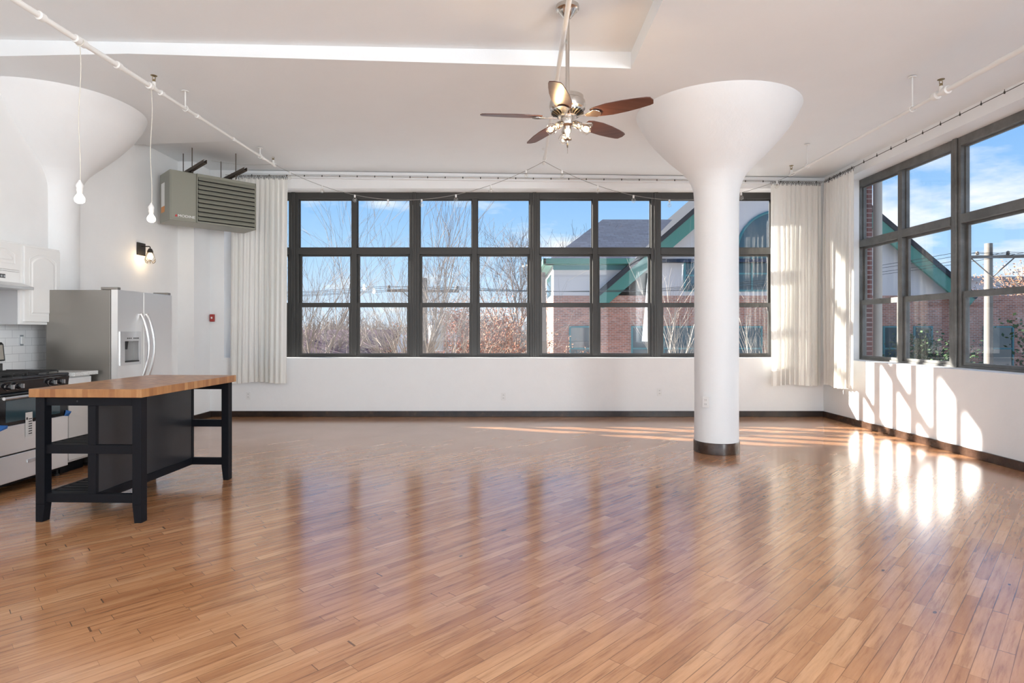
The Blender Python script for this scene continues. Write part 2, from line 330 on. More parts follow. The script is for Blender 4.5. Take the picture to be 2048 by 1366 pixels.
# ceiling: slab, coffer over the near part of the room, low lip by the heater
def zf(X): return 3.633+(X+4.73)/(1.43)*.057 if X < -3.3 else 3.69-(X+3.3)/3.3*.035 if X < 0 else 3.655-.0125*X
def zb(X): return 3.714-(X+4.73)/1.43*.018 if X < -3.3 else 3.696-(X+3.3)/3.3*.041 if X < 0 else 3.655-.0125*X
def yt(X): return 5.263-(1.093-X)*.0409
b = MB(); xs = [-4.9, -4.73, -4.0, -3.3, -2, -1, 0, 1.093, 2.5, 4.0, 4.9]; ZT = 3.79
for i in range(len(xs)-1):
    a, c = xs[i], xs[i+1]
    inside = c <= 1.094
    y0a, y0c = (yt(a), yt(c)) if inside else (-4.2, -4.2)
    b.add([(a, y0a, zf(a)), (c, y0c, zf(c)), (c, 7.4, zf(c)), (a, 7.4, zf(a))], [(0, 1, 2, 3)])
    b.add([(a, 7.4, zf(a)), (c, 7.4, zf(c)), (c, 7.4, zb(c)), (a, 7.4, zb(a))], [(0, 1, 2, 3)])
    b.add([(a, 7.4, zb(a)), (c, 7.4, zb(c)), (c, 9.0, zb(c)), (a, 9.0, zb(a))], [(0, 1, 2, 3)])
    if inside:
        b.add([(a, -4.2, ZT), (c, -4.2, ZT), (c, yt(c), ZT), (a, yt(a), ZT)], [(0, 1, 2, 3)])
        b.add([(a, yt(a), ZT), (c, yt(c), ZT), (c, yt(c), zf(c)), (a, yt(a), zf(a))], [(0, 1, 2, 3)])
b.add([(1.093, -4.2, ZT), (1.093, 5.263, ZT), (1.093, 5.263, zf(1.093)), (1.093, -4.2, zf(1.093))], [(0, 1, 2, 3)])
b.box(-5.1, 5.12, -4.2, 9.24, 3.84, 4.05)
struct(b.build('ceiling', M['ceil']))
# baseboards
struct(MB().box(-4.498, XR, YB-.022, YB, 0, .088).build('baseboard_back', M['basebd'], bevel=.003))
b = MB().box(XL, XL+.022, 6.6, 8.39, 0, .088).box(XL+.022, -4.498, 8.368, 8.39, 0, .088).box(-4.498, -4.476, 8.368, YB-.022, 0, .088)
struct(b.build('baseboard_left', M['basebd'], bevel=.003))
struct(MB().box(XR-.022, XR, -4.0, YB-.022, 0, .088).build('baseboard_right', M['basebd2'], bevel=.003))
# trims along the top of the back wall
b = MB()
def sloped(b, x0, x1, y0, y1, dz0, dz1):
    b.add([(x0,y0,zb(x0)+dz0),(x1,y0,zb(x1)+dz0),(x1,y1,zb(x1)+dz0),(x0,y1,zb(x0)+dz0),(x0,y0,zb(x0)+dz1),(x1,y0,zb(x1)+dz1),(x1,y1,zb(x1)+dz1),(x0,y1,zb(x0)+dz1)],
          [(0,3,2,1),(4,5,6,7),(0,1,5,4),(1,2,6,5),(2,3,7,6),(3,0,4,7)])
sloped(b, -4.1, XR, YB-.035, YB, -.055, -.008); struct(b.build('trim_1', M['ceil'], bevel=.004))
b = MB(); sloped(b, -4.1, XR, YB-.03, YB, -.115, -.09); struct(b.build('trim_2', M['wall'], bevel=.004))

# ------------------------------------------------------------------ windows
wn = [0]
def window(o, ud, nd, width, fm):
    wn[0] += 1
    root = thing('window_%d' % wn[0], None, None, kind='structure')
    o, ud, nd = Vector(o), Vector(ud), Vector(nd)
    def bx(b, u0, u1, d0, d1, z0, z1):
        c = o+ud*(u0+u1)/2+nd*(d0+d1)/2+Vector((0, 0, (z0+z1)/2)); return b.obox(c, ud*(u1-u0)/2, nd*(d1-d0)/2, Vector((0, 0, (z1-z0)/2)))
    two = width > 1.2; sm = .08; side = .075
    pw = (width-2*side-(sm if two else 0))/(2 if two else 1)
    cols = [(side, side+pw)]+([(side+pw+sm, width-side)] if two else [])
    b = MB(); bx(b, 0, side, 0, .10, ZS, ZH); bx(b, width-side, width, 0, .10, ZS, ZH); bx(b, 0, .03, -.018, 0, ZS, ZH); bx(b, width-.03, width, -.018, 0, ZS, ZH)
    bx(b, side, width-side, 0, .10, 3.335, ZH); bx(b, side, width-side, 0, .10, ZS, .91)
    for (u0, u1) in cols: bx(b, u0, u1, -.006, .10, 2.478, 2.578)
    if two: bx(b, side+pw, side+pw+sm, -.003, .10, .91, 3.335)
    b.build('window_frame', fm, root, bevel=.004)
    for (u0, u1) in cols:
        b = MB()                                                  # glazing bead of the fixed top light
        bx(b, u0, u0+.014, .045, .075, 2.578, 3.335); bx(b, u1-.014, u1, .045, .075, 2.578, 3.335); bx(b, u0+.014, u1-.014, .045, .075, 3.319, 3.335); bx(b, u0+.014, u1-.014, .045, .075, 2.578, 2.592)
        be = b.build('glazing_bead', fm, root)
        b = MB(); bx(b, u0+.01, u1-.01, .058, .063, 2.585, 3.325); b.build('pane', M['glass'], be)
        b = MB()
        for q in ((u0, u0+.036, 1.66, 2.478), (u1-.036, u1, 1.66, 2.478), (u0+.036, u1-.036, 2.452, 2.478), (u0+.036, u1-.036, 1.66, 1.725)): bx(b, q[0], q[1], .056, .088, q[2], q[3])
        us = b.build('upper_sash', fm, root, bevel=.002)
        b = MB(); bx(b, u0+.03, u1-.03, .070, .075, 1.70, 2.46); b.build('pane', M['glass'], us)
        b = MB()
        for q in ((u0, u0+.045, .91, 1.728), (u1-.045, u1, .91, 1.728), (u0+.045, u1-.045, 1.658, 1.728), (u0+.045, u1-.045, .91, .945)): bx(b, q[0], q[1], .016, .05, q[2], q[3])
        bx(b, (u0+u1)/2-.03, (u0+u1)/2+.03, .004, .018, 1.715, 1.73)
        ls = b.build('lower_sash', fm, root, bevel=.002)
        b = MB(); bx(b, u0+.04, u1-.04, .030, .035, .935, 1.67); b.build('pane', M['glass'], ls)
    return root
for x0, x1 in ((-4.287, -3.337), (-3.337, -1.463), (-1.463, .395), (.395, 2.276), (2.276, 4.143)):
    window((x0, YF, 0), (1,0,0), (0,1,0), x1-x0, M['frame'])
for k in range(4): window((XF, 8.425-1.87*k, 0), (0,-1,0), (1,0,0), 1.87, M['frameR'])

# ------------------------------------------------------------------ columns
prof = [(.227, 0), (.227, 1.2), (.226, 2.2), (.228, 2.70), (.236, 2.80), (.262, 2.88), (.305, 2.96), (.39, 3.05), (.485, 3.14), (.58, 3.24), (.665, 3.34), (.735, 3.43), (.79, 3.52), (.835, 3.61), (.85, 3.66)]
def column(cx, cy, label, clampx=None, band=True):
    root = thing('column', label, 'column', (cx, cy, 0))
    b = MB(); pr = []
    for i in range(len(prof)-1):
        for k in range(4): t = k/4; pr.append((prof[i][0]*(1-t)+prof[i+1][0]*t, prof[i][1]*(1-t)+prof[i+1][1]*t))
    pr.append(prof[-1]); b.lathe(pr, (cx, cy, 0), 72)
    if clampx is not None: b.v = [(max(p[0], clampx), p[1], p[2]) for p in b.v]
    else:
        b.v = [(p[0]+.004*noise.noise(Vector(p)*2.2), p[1]+.004*noise.noise(Vector(p)*2.2+Vector((9,0,0))), p[2]) for p in b.v]
    b.build('shaft', M['plaster'], root, smooth=True)
    if band:
        tag(MB().lathe([(.229, 0), (.236, .002), (.236, .112), (.232, .12), (.228, .12)], (cx, cy, 0), 48).build('base_band', M['basebd2'], root, smooth=True), 'dark brown base band')
    return root
column(2.228, 6.311, 'free-standing round white column with flared capital, in front of the windows')
column(-4.83, 6.233, 'round white column with flared capital, half sunk in the kitchen wall behind the fridge', clampx=-4.95, band=False)

# ------------------------------------------------------------------ curtains
def curtain(p0, p1, zt0, zt1, zbot, folds, label, seed, topgather=1.0, shift=(0, 0), hooks=26, inward=(0, -1)):
    root = thing('curtain', label, 'curtain', ((p0[0]+p1[0])/2, (p0[1]+p1[1])/2, zbot), group=None)
    rnd = random.Random(seed); nu, nv = 200, 36; b = MB(); d = Vector((p1[0]-p0[0], p1[1]-p0[1])); nrm = Vector(inward)
    ph = [rnd.uniform(0, 6.28) for _ in range(6)]; jit = [rnd.uniform(.6, 1.4) for _ in range(folds+2)]
    acc = [0]
    for j in jit: acc.append(acc[-1]+j)
    def phase(u):
        t = u*folds; i = int(min(t, folds-1)); return (acc[i]+(t-i)*jit[i])/acc[folds]*folds
    for j in range(nv+1):
        t = j/nv
        for i in range(nu+1):
            u = i/nu; f = phase(u); amp = .010+.014*min(1, t*3)+.012*t
            a = math.sin(2*PI*f)*amp*(.75+.4*math.sin(u*9+ph[0]+t))
            a += math.sin(2*PI*f*2.1+ph[1]+t*2)*amp*.28*(1-t*.5)+.012*t*math.sin(u*11+ph[2]+t*2.5)
            along = u+.010*math.sin(2*PI*f*2+ph[3]+t*1.5)*(1 if 0 < u < 1 else 0)
            zt = zt0*(1-u)+zt1*u; z = zt*(1-t)+(zbot+.012*math.sin(u*8+ph[4]))*t
            x = p0[0]+d.x*along+nrm.x*a+shift[0]*t*(1-u*.5); y = p0[1]+d.y*along+nrm.y*a+shift[1]*t*(1-u*.5)
            b.v.append((x, y, z))
    for j in range(nv):
        for i in range(nu): q = j*(nu+1)+i; b.f.append((q, q+1, q+nu+2, q+nu+1))
    cl = b.build('cloth', M['cloth'], root, smooth=True)
    hk = None
    for k in range(hooks):
        u = (k+.5)/hooks+rnd.uniform(-.3, .3)/hooks; x, y = p0[0]+d.x*u, p0[1]+d.y*u; z = zt0*(1-u)+zt1*u
        if hk is None:
            h = MB(); h.tube([(x+.014*math.cos(a), y, z+.034+.014*math.sin(a)) for a in [i*PI/5 for i in range(11)]], .0025, 6, False); h.tube([(x, y, z+.022), (x, y, z-.014)], .003, 6)
            hk = h.build('curtain_hook', M['darkmetal'], root); base = (x, y, z)
        else:
            c = hk.copy(); C.objects.link(c); c.location = (x-base[0], y-base[1], z-base[2])
    return root
curtain((-4.10, 8.70), (-3.28, 8.70), 3.555, 3.545, .525, 10, 'long white linen curtain at the left end of the back windows, beside the heater', 3, shift=(-.03, 0), hooks=40)
curtain((3.86, 8.66), (4.60, 8.66), 3.45, 3.44, .49, 9, 'white linen curtain in the right corner, hanging across the back wall', 5, hooks=34)
curtain((4.61, 8.58), (4.60, 7.84), 3.445, 3.44, .50, 9, 'sunlit white linen curtain hanging on the right wall next to the corner', 8, hooks=20, inward=(-1, 0))
# curtain wires with eyelets
def wire(name, label, pts, r, m, eyes, top):
    root = thing(name, label, 'curtain wire', pts[0]); MB().tube(pts, r, 6).build('wire', m, root)
    e0 = None
    for k in range(eyes):
        t = (k+.5)/eyes; p = Vector(pts[0]).lerp(Vector(pts[-1]), t)
        if e0 is None:
            e0 = MB().lathe([(.006, -.012), (.009, 0), (.006, .012)], tuple(p), 8).tube([tuple(p), (p.x, p.y, p.z+top)], .003, 5).build('eyelet', M['darkmetal'], root); bp = p
        else:
            c = e0.copy(); C.objects.link(c); c.location = p-bp
    return root
wire('curtain_wire', 'thin steel curtain wire with eyelets along the top of the back wall', [(-4.2, 8.70, 3.602), (4.66, 8.66, 3.485)], .004, M['nickel'], 34, .014)
wire('curtain_wire', 'thin steel curtain wire with eyelets running above the right-hand windows', [(4.64, 8.64, 3.487), (4.68, .5, 3.60)], .0035, M['darkmetal'], 30, .03)

# ------------------------------------------------------------------ sprinkler pipes
def pipe_run(name, label, a, z, segs, couplings, hangers, heads, hang_z=None):
    a, z = Vector(a), Vector(z); d = (z-a); L = d.length; dn = d.normalized()
    root = thing(name, label, 'pipe', tuple(z))
    def at(Y): return a+d*((Y-a.y)/d.y)
    for (y0, y1, r) in segs: MB().tube([at(y0), at(y1)], r, 14).build('pipe', M['pipe'], root, smooth=True)
    for (Y, r) in couplings:
        p = at(Y); MB().tube([p-dn*.028, p-dn*.022, p+dn*.022, p+dn*.028], [r*1.1, r*1.45, r*1.45, r*1.1], 14).build('coupling', M['pipe'], root, smooth=True)
    for Y in hangers:
        p = at(Y); zc = (hang_z or zf(p.x)); b = MB().tube([p+Vector((0,0,.01)), (p.x, p.y, zc)], .0065, 8).lathe([(.03, 0), (.034, .006), (.012, .010)], (p.x, p.y, zc-.012), 16)
        b.tube([(p.x+.027*math.sin(t), p.y, p.z+.027*math.cos(t)) for t in [i*PI/8 for i in range(17)]], .005, 6, False)
        b.build('hanger', M['pipe'], root, smooth=True)
    for Y in heads:
        p = at(Y); MB().tube([p, p+Vector((0,0,.06))], .016, 12).build('tee', M['pipe'], root, smooth=True)
        b = MB().lathe([(.013, .055), (.013, .075), (.007, .078), (.007, .085)], tuple(p), 12)
        for s in (-1, 1): b.tube([(p.x+s*.012, p.y, p.z+.078), (p.x+s*.014, p.y, p.z+.098), (p.x, p.y, p.z+.112)], .003, 6)
        b.lathe([(.004, .108), (.026, .114), (.028, .117), (.004, .118)], tuple(p), 16)
        tag(b.build('sprinkler_head', M['brass'], root, smooth=True), 'brass upright sprinkler head')
    return root
pipe_run('sprinkler_pipe', 'white sprinkler pipe running above the kitchen island to the heater corner', (-3.2, 3.806, 3.434), (-3.26, 8.15, 3.593),
         [(-3.9, 5.35, .021), (5.35, 8.17, .0155)], [(2.4, .021), (4.02, .021), (4.36, .021), (4.42, .021), (4.83, .021), (5.27, .021), (5.45, .018), (6.1, .0155), (6.92, .0155), (7.78, .0155), (8.15, .017)], [5.86, 7.68], [5.33, 8.12])
pipe_run('sprinkler_pipe', 'white sprinkler pipe running beside the ceiling fan', (.405, 3.96, 3.52), (.463, 7.78, 3.52), [(-3.9, 7.8, .019)], [(2.2, .019), (7.78, .019)], [7.60], [])
pipe_run('sprinkler_pipe', 'white sprinkler pipe hung low along the right-hand windows', (3.66, 4.175, 3.30), (3.70, 7.68, 3.34), [(-3.9, 4.99, .022), (4.99, 7.75, .0155)], [(4.93, .024), (5.05, .024), (7.66, .0155)], [5.35, 7.28], [4.99, 7.70])
# ------------------------------------------------------------------ pendant bulbs
def pendant(x, y, zb_, zp, label):
    root = thing('pendant_lamp', label, 'pendant lamp', (x, y, zb_), group='bare bulb pendants over the kitchen')
    pts = []
    for k in range(25):
        t = k/24; z = zp+(zb_+.16-zp)*t; pts.append((x+.006*math.sin(t*9), y+.004*math.sin(t*7), z))
    MB().tube(pts, .0032, 6).tube([(x+.03*math.cos(t), y, zp+.03*math.sin(t)) for t in [i*PI/6 for i in range(13)]], .004, 6, False).build('cord', M['cord'], root, smooth=True)
    MB().lathe([(.006, .175), (.012, .16), (.024, .14), (.026, .125), (.021, .115), (.023, .10), (.018, .085), (.016, .07)], (x, y, zb_), 20).build('socket', M['white'], root, smooth=True)
    MB().lathe([(.013, .078), (.02, .066), (.031, .048), (.035, .032), (.031, .014), (.018, .003), (.002, 0)], (x, y, zb_), 24).build('bulb', M['glow'], root, smooth=True)
    light('pendant_light', 'POINT', (x, y, zb_-.03), 1.2, (1, .85, .65), shadow_soft_size=.04)
pendant(-3.208, 4.39, 2.242, 3.45, 'bare bulb pendant on a long cord, left of the other one, hanging nearer')
pendant(-3.221, 5.29, 2.267, 3.49, 'bare bulb pendant on a long cord, right one, just left of the heater')

# ------------------------------------------------------------------ ceiling fan
fx, fy = .45, 4.52
fan = thing('ceiling_fan', 'five-blade ceiling fan with mahogany blades and nickel light kit on a long rod', 'ceiling fan', (fx, fy, 3.79))
MB().lathe([(.088, 0), (.09, -.012), (.088, -.03), (.074, -.036), (.066, -.05), (.03, -.092), (.018, -.10)], (fx, fy, 3.79), 36).build('canopy', M['nickel'], fan, smooth=True)
MB().tube([(fx, fy, 3.70), (fx, fy, 3.08)], .0155, 16).build('downrod', M['nickel'], fan, smooth=True)
MB().lathe([(.02, 3.13), (.035, 3.12), (.04, 3.10), (.11, 3.096), (.122, 3.09), (.125, 3.06), (.135, 3.052), (.14, 3.02), (.135, 2.995), (.12, 2.985), (.115, 2.965), (.085, 2.955), (.07, 2.93), (.06, 2.93)], (fx, fy, 0), 48).build('motor_housing', M['nickel'], fan, smooth=True)
b = MB()
for k in range(24):
    a = 2*PI*k/24; ca, sa = math.cos(a), math.sin(a)
    b.obox((fx+.102*ca, fy+.102*sa, 2.955), (ca*.022, sa*.022, .012), (-sa*.005, ca*.005, 0), (0, 0, .006))
b.build('vent_ribs', M['darkmetal'], fan)
zbld = 2.925
for k in range(5):
    a = math.radians(41+72*k); ca, sa = math.cos(a), math.sin(a); R = Vector((ca, sa, 0)); T = Vector((-sa, ca, 0)); Z = Vector((0,0,1)); tl = math.radians(12)
    T2 = T*math.cos(tl)-Z*math.sin(tl); N2 = R.cross(T2)
    O = Vector((fx, fy, zbld))
    out = []
    prof2 = [(.20, .045), (.24, .062), (.34, .076), (.46, .073), (.56, .062), (.635, .050), (.66, .040)]
    for r, wd in prof2: out.append((r, wd))
    poly = [O+R*r+T2*wd for r, wd in prof2]+[O+R*(.672)+T2*0.0]+[O+R*r-T2*wd for r, wd in reversed(prof2)]
    poly = [p+N2*.004 for p in poly]
    MB().prism(poly, N2*.007).build('blade', M['blade'], fan, bevel=.001)
    b = MB().obox(O+R*.125, R*.045, T*.011, Z*.004)
    hp = [(.15, .012), (.19, .03), (.225, .048), (.25, .040), (.27, .018), (.275, 0)]
    b.prism([O+R*r+T2*w_-N2*.001 for r, w_ in hp]+[O+R*r-T2*w_-N2*.001 for r, w_ in reversed(hp[:-1])], -N2*.006)
    b.build('blade_bracket', M['nickel'], fan, bevel=.001)
kit = MB().lathe([(.05, 2.94), (.055, 2.90), (.05, 2.875), (.032, 2.86), (.03, 2.82), (.022, 2.80), (.018, 2.775), (.03, 2.768), (.032, 2.76), (.01, 2.752), (.004, 2.735)], (fx, fy, 0), 28).build('light_kit', M['nickel'], fan, smooth=True)
MB().tube([(fx, fy, 2.74), (fx, fy, 2.655)], .0012, 5).lathe([(.004, 2.735), (.006, 2.72), (.004, 2.70)], (fx, fy, 0), 8).build('pull_chain', M['darkmetal'], fan)
for k in range(3):
    a = math.radians(-32-116*k); R = Vector((math.cos(a), math.sin(a), 0)); O = Vector((fx, fy, 2.875)); dn = (R*.86+Vector((0,0,-.52))).normalized()
    s0 = O+R*.055
    so = MB().tube([s0-dn*.01, s0+dn*.012, s0+dn*.05, s0+dn*.055], [.018, .025, .027, .022], 20).build('lamp_socket', M['nickel'], fan, smooth=True)
    c = s0+dn*.05
    MB().lathe([(.014, 0), (.018, .015), (.034, .04), (.041, .062), (.036, .086), (.02, .101), (.003, .106)], tuple(c), 22, tuple(dn)).build('bulb', M['bulbglass'], so, smooth=True)
    q = dn.orthogonal().normalized(); q2 = dn.cross(q); pts = [c+dn*(.02+.05*t)+(q*math.cos(9*t)+q2*math.sin(9*t))*.010 for t in [i/14 for i in range(15)]]
    MB().tube(pts, .0028, 6).build('filament', M['filament'], so)
    light('fan_bulb_light', 'POINT', tuple(c+dn*.05+Vector((0,0,.0))), 4, (1, .66, .34), shadow_soft_size=.02)

# ------------------------------------------------------------------ unit heater
hx = thing('unit_heater', 'grey-green gas unit heater with horizontal louvers hanging in the left corner', 'heater', (-4.334, 7.502, 2.713), math.radians(45))
HW, HD, HH = 1.0, .40, .59
MB().box(0, HW, 0, HD, 0, HH).build('cabinet', M['heater'], hx, bevel=.006, world=False)
b = MB().box(.012, .285, -.006, 0, .02, HH-.015); b.build('access_panel', M['heater'], hx, bevel=.003, world=False)
MB().box(.30, .975, -.004, .0, .02, HH-.035).build('louver_opening', M['heaterdark'], hx, world=False)
for k in range(10):
    z = .045+k*.0535
    MB().prism([(.303, -.006, z), (.303, -.040, z-.016), (.303, -.044, z-.010), (.303, -.014, z+.030), (.303, -.006, z+.030)], (.669, 0, 0)).build('louver', M['heater'], hx, world=False)
MB().box(.975, .99, -.02, 0, 0, HH).box(.288, .300, -.02, 0, 0, HH).box(.288, .99, -.02, 0, HH-.035, HH).box(.288, .99, -.02, 0, 0, .02).build('louver_frame', M['heater'], hx, bevel=.002, world=False)
def text(s, size, loc, rot, m, name, parent, extr=.0008, world=False, sx=1.0):
    cu = bpy.data.curves.new(name, 'FONT'); cu.body = s; cu.size = size; cu.extrude = extr
    t = bpy.data.objects.new(name+'_tmp', cu); me = bpy.data.meshes.new_from_object(t); bpy.data.objects.remove(t); me.name = name
    o = bpy.data.objects.new(name, me); C.objects.link(o); me.materials.clear(); me.materials.append(m)
    o.location = loc; o.rotation_euler = rot; o.scale = (sx, 1, 1)
    if parent: o.parent = parent
    return o
tag(text('MODINE', .042, (.085, -.008, .045), (PI/2, 0, 0), M['green_text'], 'lettering', hx, sx=1.15), 'white maker lettering')
MB().prism([(.055, -.0075, .045), (.08, -.0075, .045), (.08, -.0075, .055), (.068, -.0075, .075), (.055, -.0075, .055)], (0, -.001, 0)).build('logo', M['logo_red'], hx, world=False)
MB().box(-.002, 0, .20, .33, .19, .47).build('sticker', M['paper'], hx, world=False)
tag(MB().box(-.003, 0, .20, .33, .12, .19).build('sticker', M['orange'], hx, world=False), 'orange warning sticker')
tag(MB().box(.99, .993, .02, .12, .22, .40).build('sticker', M['orange'], hx, world=False), 'orange sticker on the right side')
k_ = 1.095
for sx_, ys in ((.285, (.07, .44)), (.78, (-.10, .46))):
    sx_ /= k_; st = MB(); z0 = .655/k_+.03
    st.box(sx_-.02, sx_+.02, -.40, .44, z0, z0+.004).box(sx_-.02, sx_-.016, -.40, .44, z0, z0+.04).box(sx_+.016, sx_+.02, -.40, .44, z0, z0+.04).box(sx_-.016, sx_-.010, -.40, .44, z0+.036, z0+.04).box(sx_+.010, sx_+.016, -.40, .44, z0+.036, z0+.04)
    st.build('support_channel', M['rust'], hx, world=False)
    for yy in ys: MB().tube([(sx_, yy/k_, z0-.05), (sx_, yy/k_, (3.71-2.713)/k_)], .0055, 8).lathe([(.012, z0-.012), (.012, z0-.004)], (sx_, yy/k_, 0), 6).build('threaded_rod', M['rust'], hx, world=False)
    for yy in (.10, .32): MB().tube([(sx_+.02, yy, HH-.02), (sx_+.02, yy, z0+.07)], .0055, 8).build('threaded_rod', M['rust'], hx, world=False)
hx.scale = (k_, k_, k_)

# ------------------------------------------------------------------ wall sconce
sc = thing('wall_sconce', 'black wall sconce with wire cage and lit bulb above the refrigerator', 'wall lamp', (XL, 7.54, 2.33))
MB().box(XL, XL+.018, 7.46, 7.62, 2.26, 2.42).build('backplate', M['darkmetal'], sc, bevel=.003)
MB().tube([(XL+.015, 7.54, 2.375), (XL+.115, 7.54, 2.375), (XL+.125, 7.54, 2.365), (XL+.125, 7.54, 2.345)], .007, 10).build('arm', M['darkmetal'], sc, smooth=True)
scx = XL+.125
MB().lathe([(.008, 2.35), (.02, 2.345), (.034, 2.315), (.034, 2.295), (.026, 2.29)], (scx, 7.54, 0), 20).build('socket', M['darkmetal'], sc, smooth=True)
MB().lathe([(.014, 2.295), (.02, 2.275), (.03, 2.25), (.03, 2.23), (.02, 2.212), (.003, 2.205)], (scx, 7.54, 0), 20).build('bulb', M['cagebulb'], sc, smooth=True)
b = MB()
for k in range(6):
    a = PI/3*k; b.tube([(scx+r*math.cos(a), 7.54+r*math.sin(a), z) for r, z in ((.034, 2.30), (.05, 2.26), (.066, 2.21), (.066, 2.19), (.05, 2.165), (.03, 2.16))], .0025, 6)
    b.tube([(scx+.066*math.cos(a), 7.54+.066*math.sin(a), 2.21), (scx+.052*math.cos(a+PI/6), 7.54+.052*math.sin(a+PI/6), 2.17), (scx+.066*math.cos(a+PI/3), 7.54+.066*math.sin(a+PI/3), 2.21)], .0025, 6)
b.build('cage', M['darkmetal'], sc)
light('sconce_light', 'POINT', (scx, 7.54, 2.215), 2.5, (1, .72, .42), shadow_soft_size=.03)

# ------------------------------------------------------------------ refrigerator
FX, FY0, FY1, FZ = -3.75, 5.63, 6.54, 1.69
fr = thing('refrigerator', 'stainless steel side-by-side refrigerator with ice dispenser in the left door', 'refrigerator', ((FX-4.44)/2, (FY0+FY1)/2, 0))
MB().box(-4.44, FX-.072, FY0+.004, FY1-.004, .03, FZ-.006).build('body', M['steelside'], fr, bevel=.004)
MB().box(-4.40, FX-.10, FY0+.02, FY1-.02, 0, .03).build('toe_grille', M['rubber'], fr)
MB().box(FX-.072, FX-.062, FY0+.012, FY1-.012, .05, FZ-.012).build('gasket', M['rubber'], fr)
ysp = 6.03
# left door is built around the dispenser niche
b = MB(); n0, n1, q0, q1 = 5.725, 5.94, .985, 1.19
for (a0, a1, c0, c1) in ((FY0, ysp-.004, .06, q0), (FY0, ysp-.004, q1, FZ-.004), (FY0, n0, q0, q1), (n1, ysp-.004, q0, q1)): b.box(FX-.062, FX, a0, a1, c0, c1)
b.box(FX-.066, FX-.055, n0, n1, q0, q1)
ld = b.build('door', M['steel'], fr)
rd = MB().box(FX-.062, FX, ysp+.004, FY1, .06, FZ-.004).build('door', M['steel'], fr, bevel=.006)
dp = MB()
for (a0, a1, c0, c1) in ((5.655, 5.975, .955, q0), (5.655, 5.975, q1, 1.285), (5.655, n0, q0, q1), (n1, 5.975, q0, q1)): dp.box(FX, FX+.008, a0, a1, c0, c1)
di_ = dp.build('dispenser', M['hoodsteel'], ld, bevel=.001)
b = MB()
for y in (5.765, 5.79, 5.815, 5.862, 5.885, 5.908, 5.93): b.box(FX+.008, FX+.010, y-.007, y+.007, 1.212, 1.224)
b.build('buttons', M['ink'], ld)
MB().box(FX-.055, FX-.052, n0+.001, n1-.001, q0+.001, q1-.001).build('dispenser_niche', mat('satin_grey_niche', (.22, .22, .22), .45), ld)
MB().box(FX-.05, FX+.012, n0, n1, q0-.002, q0+.010).box(FX-.054, FX-.01, n0, n0+.07, q1-.045, q1).tube([(FX-.02, 5.80, q1), (FX-.03, 5.80, q1-.08)], .012, 8).build('drip_tray', M['rubber'], ld)
for yy, dr in ((ysp-.045, ld), (ysp+.045, rd)):
    pts = []
    for k in range(21):
        t = k/20; pts.append((FX+.006+.075*math.sin(PI*t)**.75, yy, .80+.66*t))
    MB().tube(pts, .0125, 12).tube([(FX, yy, .80), (FX+.02, yy, .80)], .013, 10).tube([(FX, yy, 1.46), (FX+.02, yy, 1.46)], .013, 10).build('handle', M['hoodsteel'], dr, smooth=True)
MB().box(FX-.17, FX-.01, FY0+.01, FY0+.06, FZ-.004, FZ+.022).box(FX-.17, FX-.01, FY1-.07, FY1-.01, FZ-.004, FZ+.022).build('hinge_cover', M['steelside'], fr, bevel=.004)

# ------------------------------------------------------------------ stove
SX, SY0, SY1 = -3.97, 4.53, 5.288
st = thing('gas_stove', 'black and stainless gas range with black knobs beside the white base cabinet', 'stove', (-4.28, 4.91, 0))
MB().box(-4.66, SX-.03, SY0, SY1, .06, .90).build('body', M['black'], st)
MB().box(-4.66, SX+.01, SY0-.002, SY1+.002, .895, .918).build('cooktop', M['gloss'], st, bevel=.006)
MB().prism([(SX-.03, SY0, .80), (SX, SY0, .80), (SX+.012, SY0, .885), (SX+.005, SY0, .895), (SX-.03, SY0, .895)], (0, SY1-SY0, 0)).build('control_panel', M['gloss'], st)
for y in (4.62, 4.70, 4.795, 4.985, 5.075, 5.19)[:0]+(4.64, 4.735, 5.075, 5.17):
    kn_ = MB().lathe([(.026, 0), (.026, .006), (.021, .01), (.019, .032), (.016, .036)], (SX+.006, y, .845), 20, (1, 0, .08)).build('knob', M['gloss'], st, smooth=True)
    MB().lathe([(.0275, 0), (.0275, .004), (.025, .005)], (SX+.006, y, .845), 20, (1, 0, .08)).build('knob_ring', M['chrome'], kn_, smooth=True)
    MB().obox((SX+.05, y, .848), (.012, 0, 0), (0, .004, 0), (0, 0, .017)).build('knob_grip', M['hoodsteel'], kn_)
MB().box(-4.66, -4.555, SY0, SY1, .918, 1.0).build('backguard_base', M['gloss'], st, bevel=.004)
MB().prism([(-4.66, SY0, 1.02), (-4.53, SY0, 1.02), (-4.545, SY0, 1.17), (-4.56, SY0, 1.19), (-4.66, SY0, 1.19)], (0, SY1-SY0, 0)).build('backguard', M['gloss'], st, bevel=.008)
MB().prism([(-4.530, SY0+.02, 1.035), (-4.528, SY0+.02, 1.035), (-4.541, SY0+.02, 1.165), (-4.545, SY0+.02, 1.165)], (0, SY1-SY0-.04, 0)).build('backguard_face', M['steelside'], st)
dr = MB(); dr.box(SX-.03, SX+.004, SY0+.004, SY1-.004, .31, .535).build('door_panel', M['steel'], st, bevel=.003)
od = MB().box(SX-.03, SX+.004, SY0+.004, SY1-.004, .537, .79).build('oven_door', M['gloss'], st, bevel=.003)
MB().box(SX+.004, SX+.006, SY0+.10, SY1-.10, .565, .735).build('oven_window', M['extglass'], od)
b = MB().tube([(SX+.05, SY0+.03, .762), (SX+.05, SY1-.03, .762)], .013, 12)
for y in (SY0+.06, SY1-.06): b.tube([(SX, y, .762), (SX+.05, y, .762)], .01, 8)
b.build('door_handle', M['hoodsteel'], od, smooth=True)
dw = MB().box(SX-.03, SX+.004, SY0+.004, SY1-.004, .085, .300).build('drawer', M['steel'], st, bevel=.004)
